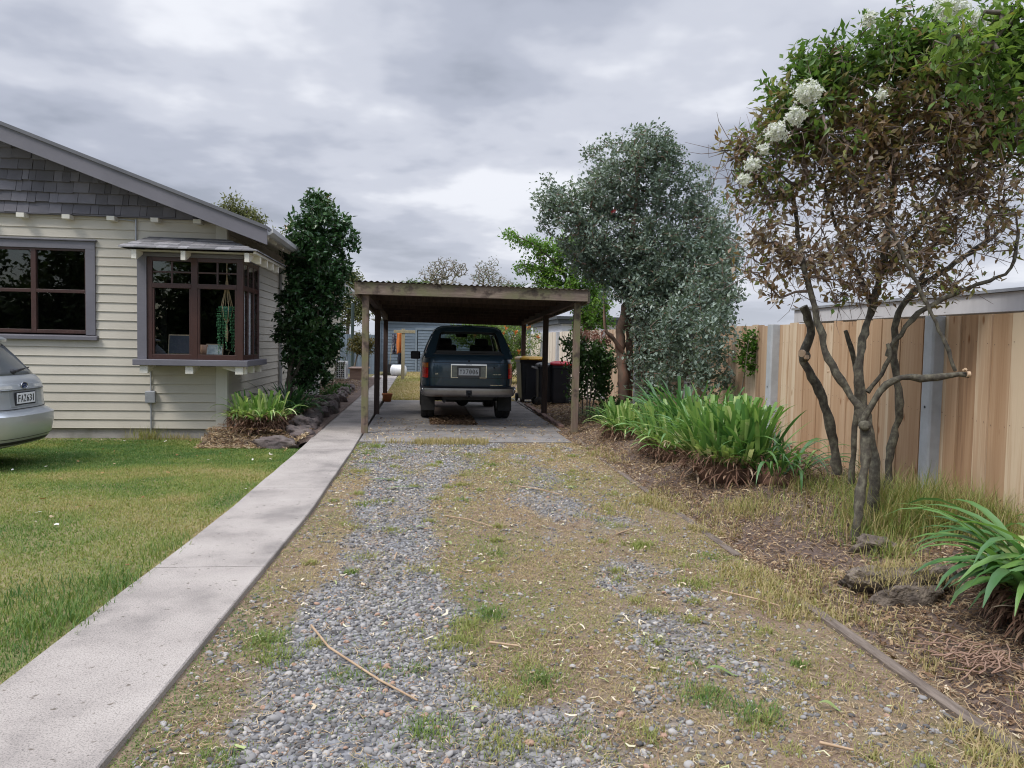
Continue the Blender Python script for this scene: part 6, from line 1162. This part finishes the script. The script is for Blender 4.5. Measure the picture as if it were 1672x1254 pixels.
# tailgate: seams, number plate surround, badges, lamps
m = MB()
for z in (1.045, .775, .628): m.grid(np.array([[rear_pt(A_, z-.004, y, .0015) for y in np.linspace(-.68, .68, 20)], [rear_pt(A_, z+.004, y, .0015) for y in np.linspace(-.68, .68, 20)]])[:, ::-1])
for y in (-.685, .685): m.grid(np.array([[rear_pt(A_, z, y-.004, .0015) for z in np.linspace(.63, 1.14, 10)], [rear_pt(A_, z, y+.004, .0015) for z in np.linspace(.63, 1.14, 10)]]))
m.xf(Mx).build('tailgate_seams', blackpl, car)
for sy in (-1, 1):
    a, b = sorted((sy*.70, sy*.815)); m = MB(); patch(m, A_, .765, 1.045, a, b, .004); m.xf(Mx); tl = m.build('tail_lamp', blackpl, car); a, b = sorted((sy*.71, sy*.81))
    for z0, z1, mt, nm in ((.955, 1.035, orangel, 'indicator_lens'), (.845, .95, redl, 'tail_lens'), (.775, .842, redl2, 'brake_lens')):
        m = MB(); patch(m, A_, z0, z1, a, b, .010, 3, 6); m.xf(Mx).build(nm, mt, tl)
m = MB()
for z0, z1, y0, y1 in ((1.0, 1.022, -.315, .315), (.785, 1.0, .298, .315), (.785, 1.0, -.315, -.298), (.778, .79, -.315, -.19), (.778, .79, .19, .315)): patch(m, A_, z0, z1, y0, y1, .016, 2, 6)
m.xf(Mx); gn = m.build('plate_garnish', chrome, car); rear_text(car, 'TOYOTA', Mx, A_, 0, 1.011, .026, platel, 'lettering', .0175, gn)
m = MB(); patch(m, A_, .79, 1.0, -.298, .298, .008, 2, 6); m.xf(Mx).build('plate_recess', pm('recess_grey', (.10,.095,.092), (.08,.076,.074), 5, rough=.5), gn)
for sy in (-1, 1): m = MB(); a, b = sorted((sy*.21, sy*.292)); patch(m, A_, .80, .985, a, b, .014, 2, 4); m.xf(Mx).build('plate_lamp_panel', pm('dull_lens', (.26,.27,.23), (.2,.21,.18), 20, rough=.25), gn)
plate(car, None, 'YX7006', Mx, (rear_pt(A_, .89, 0, .014)[0], 0, .888), 0, .36, .125, .115)
rear_text(car, 'SSR', Mx, A_, .56, .845, .036, chrome); rear_text(car, 'HILUX SURF', Mx, A_, -.50, .845, .027, chrome)
m = MB()
for k in range(9): m.box((rear_pt(A_, .655, -.5, .004)[0]-.002, -.60+k*.024, .647), (rear_pt(A_, .655, -.5, .004)[0]+.004, -.582+k*.024, .662))
m.xf(Mx).build('badge', chrome, car)
m = MB(); m.lathe([(0, -.012), (.016, -.010), (.018, 0)], (rear_pt(A_, 1.075, 0, 0)[0], 0, 1.075), 12, 'x'); m.lathe([(0, -.012), (.014, -.010), (.016, 0)], (rear_pt(A_, .965, -.45, 0)[0], -.45, .965), 12, 'x'); m.xf(Mx).build('lock_button', blackpl, car)
# bumper, tow bar, mud flaps, exhaust, underside
Bm = [(.45, -.03, 1.2, .74, 10, .03), (.47, -.05, 1.2, .815, 10, .03), (.54, -.065, 1.2, .845, 10, .03), (.60, -.06, 1.2, .848, 10, .03), (.625, -.03, 1.2, .84, 10, .02)]
def halfshell(lv, zs, xmax, cap=True):
    out = []
    for z in zs:
        ys = np.concatenate([np.linspace(-.9995, -.93, 10), np.linspace(-.9, .9, 14), np.linspace(.93, .9995, 10)]); w_ = lvl(lv, z)[2]; pts = [(xmax, -w_, z)] + [rear_pt(lv, z, y*w_) for y in ys] + [(xmax, w_, z)]; out.append(pts)
    return np.array(out)
P = halfshell(Bm, [.45, .47, .50, .54, .58, .60], .34); m = MB(); m.grid(P[:, ::-1], .5, 0, True); P2 = halfshell(Bm, [.60, .625], .34); m.grid(P2[:, ::-1], .5, 1, True); n_ = P.shape[1]
top = P2[-1]; inn = np.array([(max(x, .10), y*.97, .63) for x, y, z in top]); m.grid(np.array([top, inn])[:, ::-1], .5, 1); bot = P[0]; inn = np.array([(max(x, .14), y*.95, .46) for x, y, z in bot]); m.grid(np.array([inn, bot])[:, ::-1], .5, 1)
m.xf(Mx).build('rear_bumper', [dchrome, blackpl], car)
for sy in (-1, 1):
    Pc = halfshell(Bm, [.462, .54, .60], .34); lo_, hi_ = (0, 10) if sy < 0 else (n_-10, n_); q = Pc[:, lo_:hi_]*np.array([1, 1.006, 1])+np.array([-.004,0,0]); m = MB(); m.grid(q[:, ::-1], .5, 0, True); m.xf(Mx).build('bumper_corner', chrome, car, solid=.004)
m = MB(); m.tube([(-.04, 0, .46), (-.13, 0, .455), (-.14, 0, .50)], [.022, .02, .018], 10); stones(m, np.array([[-.14, 0, .53]]), np.array([.028]), 2, np.array([.5]), (.9, 1.1), 0); m.box((-.10, -.05, .47), (-.06, .05, .57)); m.xf(Mx).build('tow_ball', blackpl, car)
for sy in (-1, 1): m = MB(); m.obox((.52, sy*.70, .30), (.012, .25, .27), (0, R_(4), 0)); m.xf(Mx).build('mud_flap', rubber, car)
m = MB(); m.tube([(.92, -.6, .36), (.92, .6, .36)], .045, 10); m.lathe([(.0, -.12), (.09, -.1), (.13, 0), (.09, .1), (0, .12)], (.92, .05, .34), 14, 'x'); m.box((.2, -.45, .38), (4.1, .45, .46)); m.tube([(.14, .42, .36), (.9, .42, .36)], .03, 10); m.box((1.0, -.35, .28), (1.7, .35, .4)); m.xf(Mx).build('axle_and_exhaust', blackpl, car)
m = MB(); m.obox((2.42, .93, 1.13), (.10, .19, .16), (0, 0, R_(-8))); m.xf(Mx); mr = m.build('wing_mirror', blackpl, car, .025, seg=3); m = MB(); m.obox((2.42, -.93, 1.13), (.10, .19, .16), (0, 0, R_(8))); m.xf(Mx).build('wing_mirror', blackpl, car, .025, seg=3)
m = MB(); m.obox((2.364, .93, 1.13), (.006, .15, .12), (0, 0, R_(-8))); m.xf(Mx).build('mirror_glass', blackpl, mr)
for sy in (-1, 1):
    m = MB(); m.obox((1.75, sy*.36, 1.19), (.14, .46, .34), (0, R_(12), 0)); m.obox((1.70, sy*.36, 1.40), (.10, .27, .17), (0, R_(8), 0)); m.xf(Mx).build('seat', seatm, car, .05, seg=4)
m = MB(); m.box((.22, -.66, 1.14), (1.05, .66, 1.17)); m.xf(Mx).build('cargo_cover', pm('cargo_cover', (.22,.21,.23), (.17,.16,.18), 3, rough=.7), car)
m = MB(); m.obox((2.30, .0, 1.545), (.05, .24, .07), (0, 0, R_(10))); m.tube([(2.31, 0, 1.62), (2.31, 0, 1.56)], .012, 6); m.lathe([(.17, -.012), (.19, 0), (.17, .012)], (2.3, -.36, 1.2), 20, 'x'); m.xf(Mx).build('cabin_mirror', blackpl, car, .015)

# ---- silver station wagon on the lawn
SX, SY = -4.34, 9.02; sz = -.045
Mx = Matrix.Translation((SX, SY, sz)) @ Matrix.Rotation(R_(178), 4, 'Z')
wag = thing('station_wagon', (SX, SY, sz), 'silver station wagon parked on the lawn, only its rear end in view', 'car')
B_ = [(.21, .20, 4.60, .70, 6, .05), (.25, .09, 4.66, .79, 5.5, .10), (.34, .035, 4.70, .845, 5, .12), (.48, .0, 4.72, .868, 4.6, .12), (.575, .0, 4.72, .872, 4.6, .12), (.605, .05, 4.71, .868, 4.8, .10), (.62, .085, 4.70, .862, 5, .08), (.72, .095, 4.6, .868, 5, .07), (.84, .10, 4.45, .866, 5, .065), (.93, .13, 4.0, .85, 5, .065), (.985, .18, 3.75, .815, 5, .065)]
zs = [.21, .23, .25, .29, .34, .41, .48, .55, .575, .59, .605, .612, .62, .67, .72, .78, .84, .885, .93, .96, .985]
P = shell(B_, zs, 140); m = MB(); m.grid(P[:, ::-1], .5, 0, True, wrap=True); m.add(P[0], [tuple(range(140))]); m.add(np.concatenate([[[2.0,0,.985]], P[-1]]), [(0, i+1, (i+1) % 140+1)[::-1] for i in range(140)]); m.xf(Mx); bw = m.build('body', silver, wag)
for xw in (1.02, 3.68):
    for sy in (-1, 1):
        q = MB(); q.tube([(xw, sy*.62, .31), (xw, sy*1.0, .31)], [.375, .375], 28, smooth=False); q.xf(Mx); cut(bw, q.build('cutter', blackpl)); 
for p in bw.data.polygons: p.use_smooth = True
es = bw.modifiers.new('split', 'EDGE_SPLIT'); es.split_angle = R_(40)
for xw in (1.02, 3.68):
    for sy in (-1, 1): wheel(wag, (xw, sy*.735, .315), .315, .205, Mx)
G_ = [(.98, .19, 3.72, .812, 5, .065), (1.05, .235, 3.45, .785, 4.6, .06), (1.20, .345, 3.0, .715, 4.2, .05), (1.33, .455, 2.75, .655, 3.8, .045), (1.40, .53, 2.6, .60, 3.5, .04), (1.44, .62, 2.45, .52, 3.2, .03), (1.46, .80, 2.2, .36, 3, .02)]
P = shell(G_, [.98, 1.0, 1.05, 1.12, 1.20, 1.27, 1.33, 1.37, 1.40, 1.425, 1.44, 1.452, 1.46], 120); m = MB(); m.grid(P[:, ::-1], .5, 0, True, wrap=True); m.add(P[-1], [tuple(range(120))[::-1]]); m.xf(Mx).build('cabin', silver, wag)
dglass = pm('sky_grey_glass', (.13,.14,.145), (.09,.10,.105), 1.5, rough=.05, spec=.9)  # dark tint lifted to grey: sky reflection put into the base colour
m = MB(); Pp = np.array([[rear_pt(G_, z, y*lvl(G_, z)[2], .006) for y in np.linspace(-.90, .90, 30)] for z in np.linspace(1.0, 1.365, 10)]); m.grid(Pp[:, ::-1], .5, 0, True); m.xf(Mx); rw = m.build('rear_window', dglass, wag, solid=.004)
def sidept(lv, z, x, sy, off): xr, xf, w_, nr, b_ = lvl(lv, z); q = min(.999, abs((x-(xf+xr)/2)/((xf-xr)/2))); return (x, sy*((w_)*(1-q**nr)**(1/nr)+off), z)
for sy in (-1, 1):
    m = MB()
    for xa, xb in ((.75, 1.35), (1.42, 2.15), (2.22, 2.85)): P = np.array([[sidept(G_, z, x, sy, .006) for x in np.linspace(xa, xb-(z-1.0)*.35*(xb > 2.5), 8)] for z in np.linspace(1.02, 1.35, 6)]); m.grid(P if sy < 0 else P[:, ::-1], .5, 0, True)
    m.xf(Mx).build('side_window', dglass, wag, solid=.003)
m = MB(); rows = []
for f, dx, dz in ((0, .06, 0), (.3, -.02, .004), (.7, -.10, -.012), (1, -.135, -.026), (1, -.125, -.045), (.6, -.05, -.045), (.2, .03, -.04)): rows.append([(rear_pt(G_, 1.385, y, 0)[0]+dx+.05*(abs(y)/.6)**3, y, 1.418+dz-.012*(y/.6)**2) for y in np.linspace(-.585, .585, 24)])
m.grid(np.array(rows)[:, ::-1], .5, 0, True); m.xf(Mx).build('spoiler', silver, wag, solid=.01)
m = MB(); a = np.array(rear_pt(G_, 1.035, -.02, .02)); b = np.array(rear_pt(G_, 1.065, -.52, .022)); m.tube([a, (a+b)/2+[-.012,0,.004], b], [.016, .012, .008], 6); m.lathe([(0, -.03), (.03, -.025), (.034, 0)], tuple(np.array(rear_pt(G_, 1.03, 0, 0))), 12, 'x'); m.xf(Mx).build('wiper', blackpl, wag)
# tailgate details
def recess(z0, z1, y0, y1, off, mt, name, par, nz=5, ny=10): m = MB(); patch(m, B_, z0, z1, y0, y1, off, nz, ny); m.xf(Mx); return m.build(name, mt, par)
recess(.845, .905, -.46, .46, .014, silver, 'garnish', wag)
recess(.842, .8455, -.44, .44, .016, blackpl, 'garnish_shadow_gap', wag, 2)
for y0, y1 in ((.22, .44), (-.44, -.22)): recess(.86, .892, y0, y1, .018, whitel, 'reversing_lamp', wag, 2)
m = MB(); seam = [(.626, .46, -.46)]
for z0, pts in ((.632, np.linspace(-.60, .60, 24)),): m.grid(np.array([[rear_pt(B_, z-.0+.018*(abs(y)/.6)**4, y, .002) for y in pts] for z in (z0, z0+.008)])[:, ::-1])
for sy in (-1, 1): m.grid(np.array([[rear_pt(B_, z, sy*(.60+(z-.63)*.12)+d, .002) for z in np.linspace(.64, .975, 10)] for d in (-.004, .004)])[::1 if sy > 0 else -1])
m.grid(np.array([[rear_pt(B_, z, y, .002) for y in np.linspace(-.84, .84, 30)] for z in (.33, .337)])[:, ::-1]); m.xf(Mx).build('panel_gaps', blackpl, wag)
for sy in (-1, 1):
    a, b = sorted((sy*.63, sy*.838)); tl = recess(.70, .935, a, b, .006, redl, 'tail_lamp', wag, 6, 10); a, b = sorted((sy*.64, sy*.83)); recess(.86, .92, a, b, .010, whitel, 'clear_lens', tl, 3, 8); recess(.78, .80, a, b, .0095, whitel, 'lens_bar', tl, 2, 8)
pr = recess(.66, .835, -.27, .27, .0035, pm('recess_silver', (.36,.38,.395), (.34,.36,.37), 3, rough=.4, metal=.5), 'plate_recess', wag)
fb_ = MB(); xx = rear_pt(B_, .745, 0, .008)[0]; fb_.box((xx-.006, -.20, .675), (xx+.004, .20, .82)); fb_.xf(Mx).build('plate_frame', platel, pr, .003)
plate(wag, None, 'FAZ631', Mx, (xx-.006, 0, .75), 0, .36, .115, .11)
bd = MB(); xb = rear_pt(B_, .885, 0, .022)[0]; an = np.linspace(0, 2*math.pi, 28)[:-1]; bd.add(np.array([(xb, .065*math.cos(a), .885+.036*math.sin(a)) for a in an]), [tuple(range(27))[::-1]], .5, 0)
bd.tube(np.array([(xb-.002, .065*math.cos(a), .885+.036*math.sin(a)) for a in np.linspace(0, 2*math.pi, 28)]), .004, 6, .5, 1, cap=False)
for y, z, r_ in ((.030, .893, .012), (-.006, .897, .006), (-.032, .893, .006), (.0, .877, .006), (-.022, .875, .006), (-.042, .881, .006)):
    bd.add(np.array([(xb-.003, y+r_*(1 if k % 2 == 0 else .28)*math.cos(k*.785), z+r_*(1 if k % 2 == 0 else .28)*math.sin(k*.785)) for k in range(8)]), [tuple(range(8))[::-1]], .5, 2)
bd.xf(Mx).build('emblem', [pm('emblem_blue', (.015,.03,.10), rough=.2), chrome, platem], wag)
m = MB(); patch(m, B_, .235, .30, -.5, .5, .004, 3, 12); m.xf(Mx).build('lower_valance', blackpl, wag); m = MB(); m.tube([(.10, .45, .25), (.5, .45, .25)], .035, 12); m.xf(Mx).build('exhaust_tip', dchrome, wag); m = MB(); m.box((.4, -.6, .17), (4.3, .6, .24)); m.xf(Mx).build('underbody', blackpl, wag)
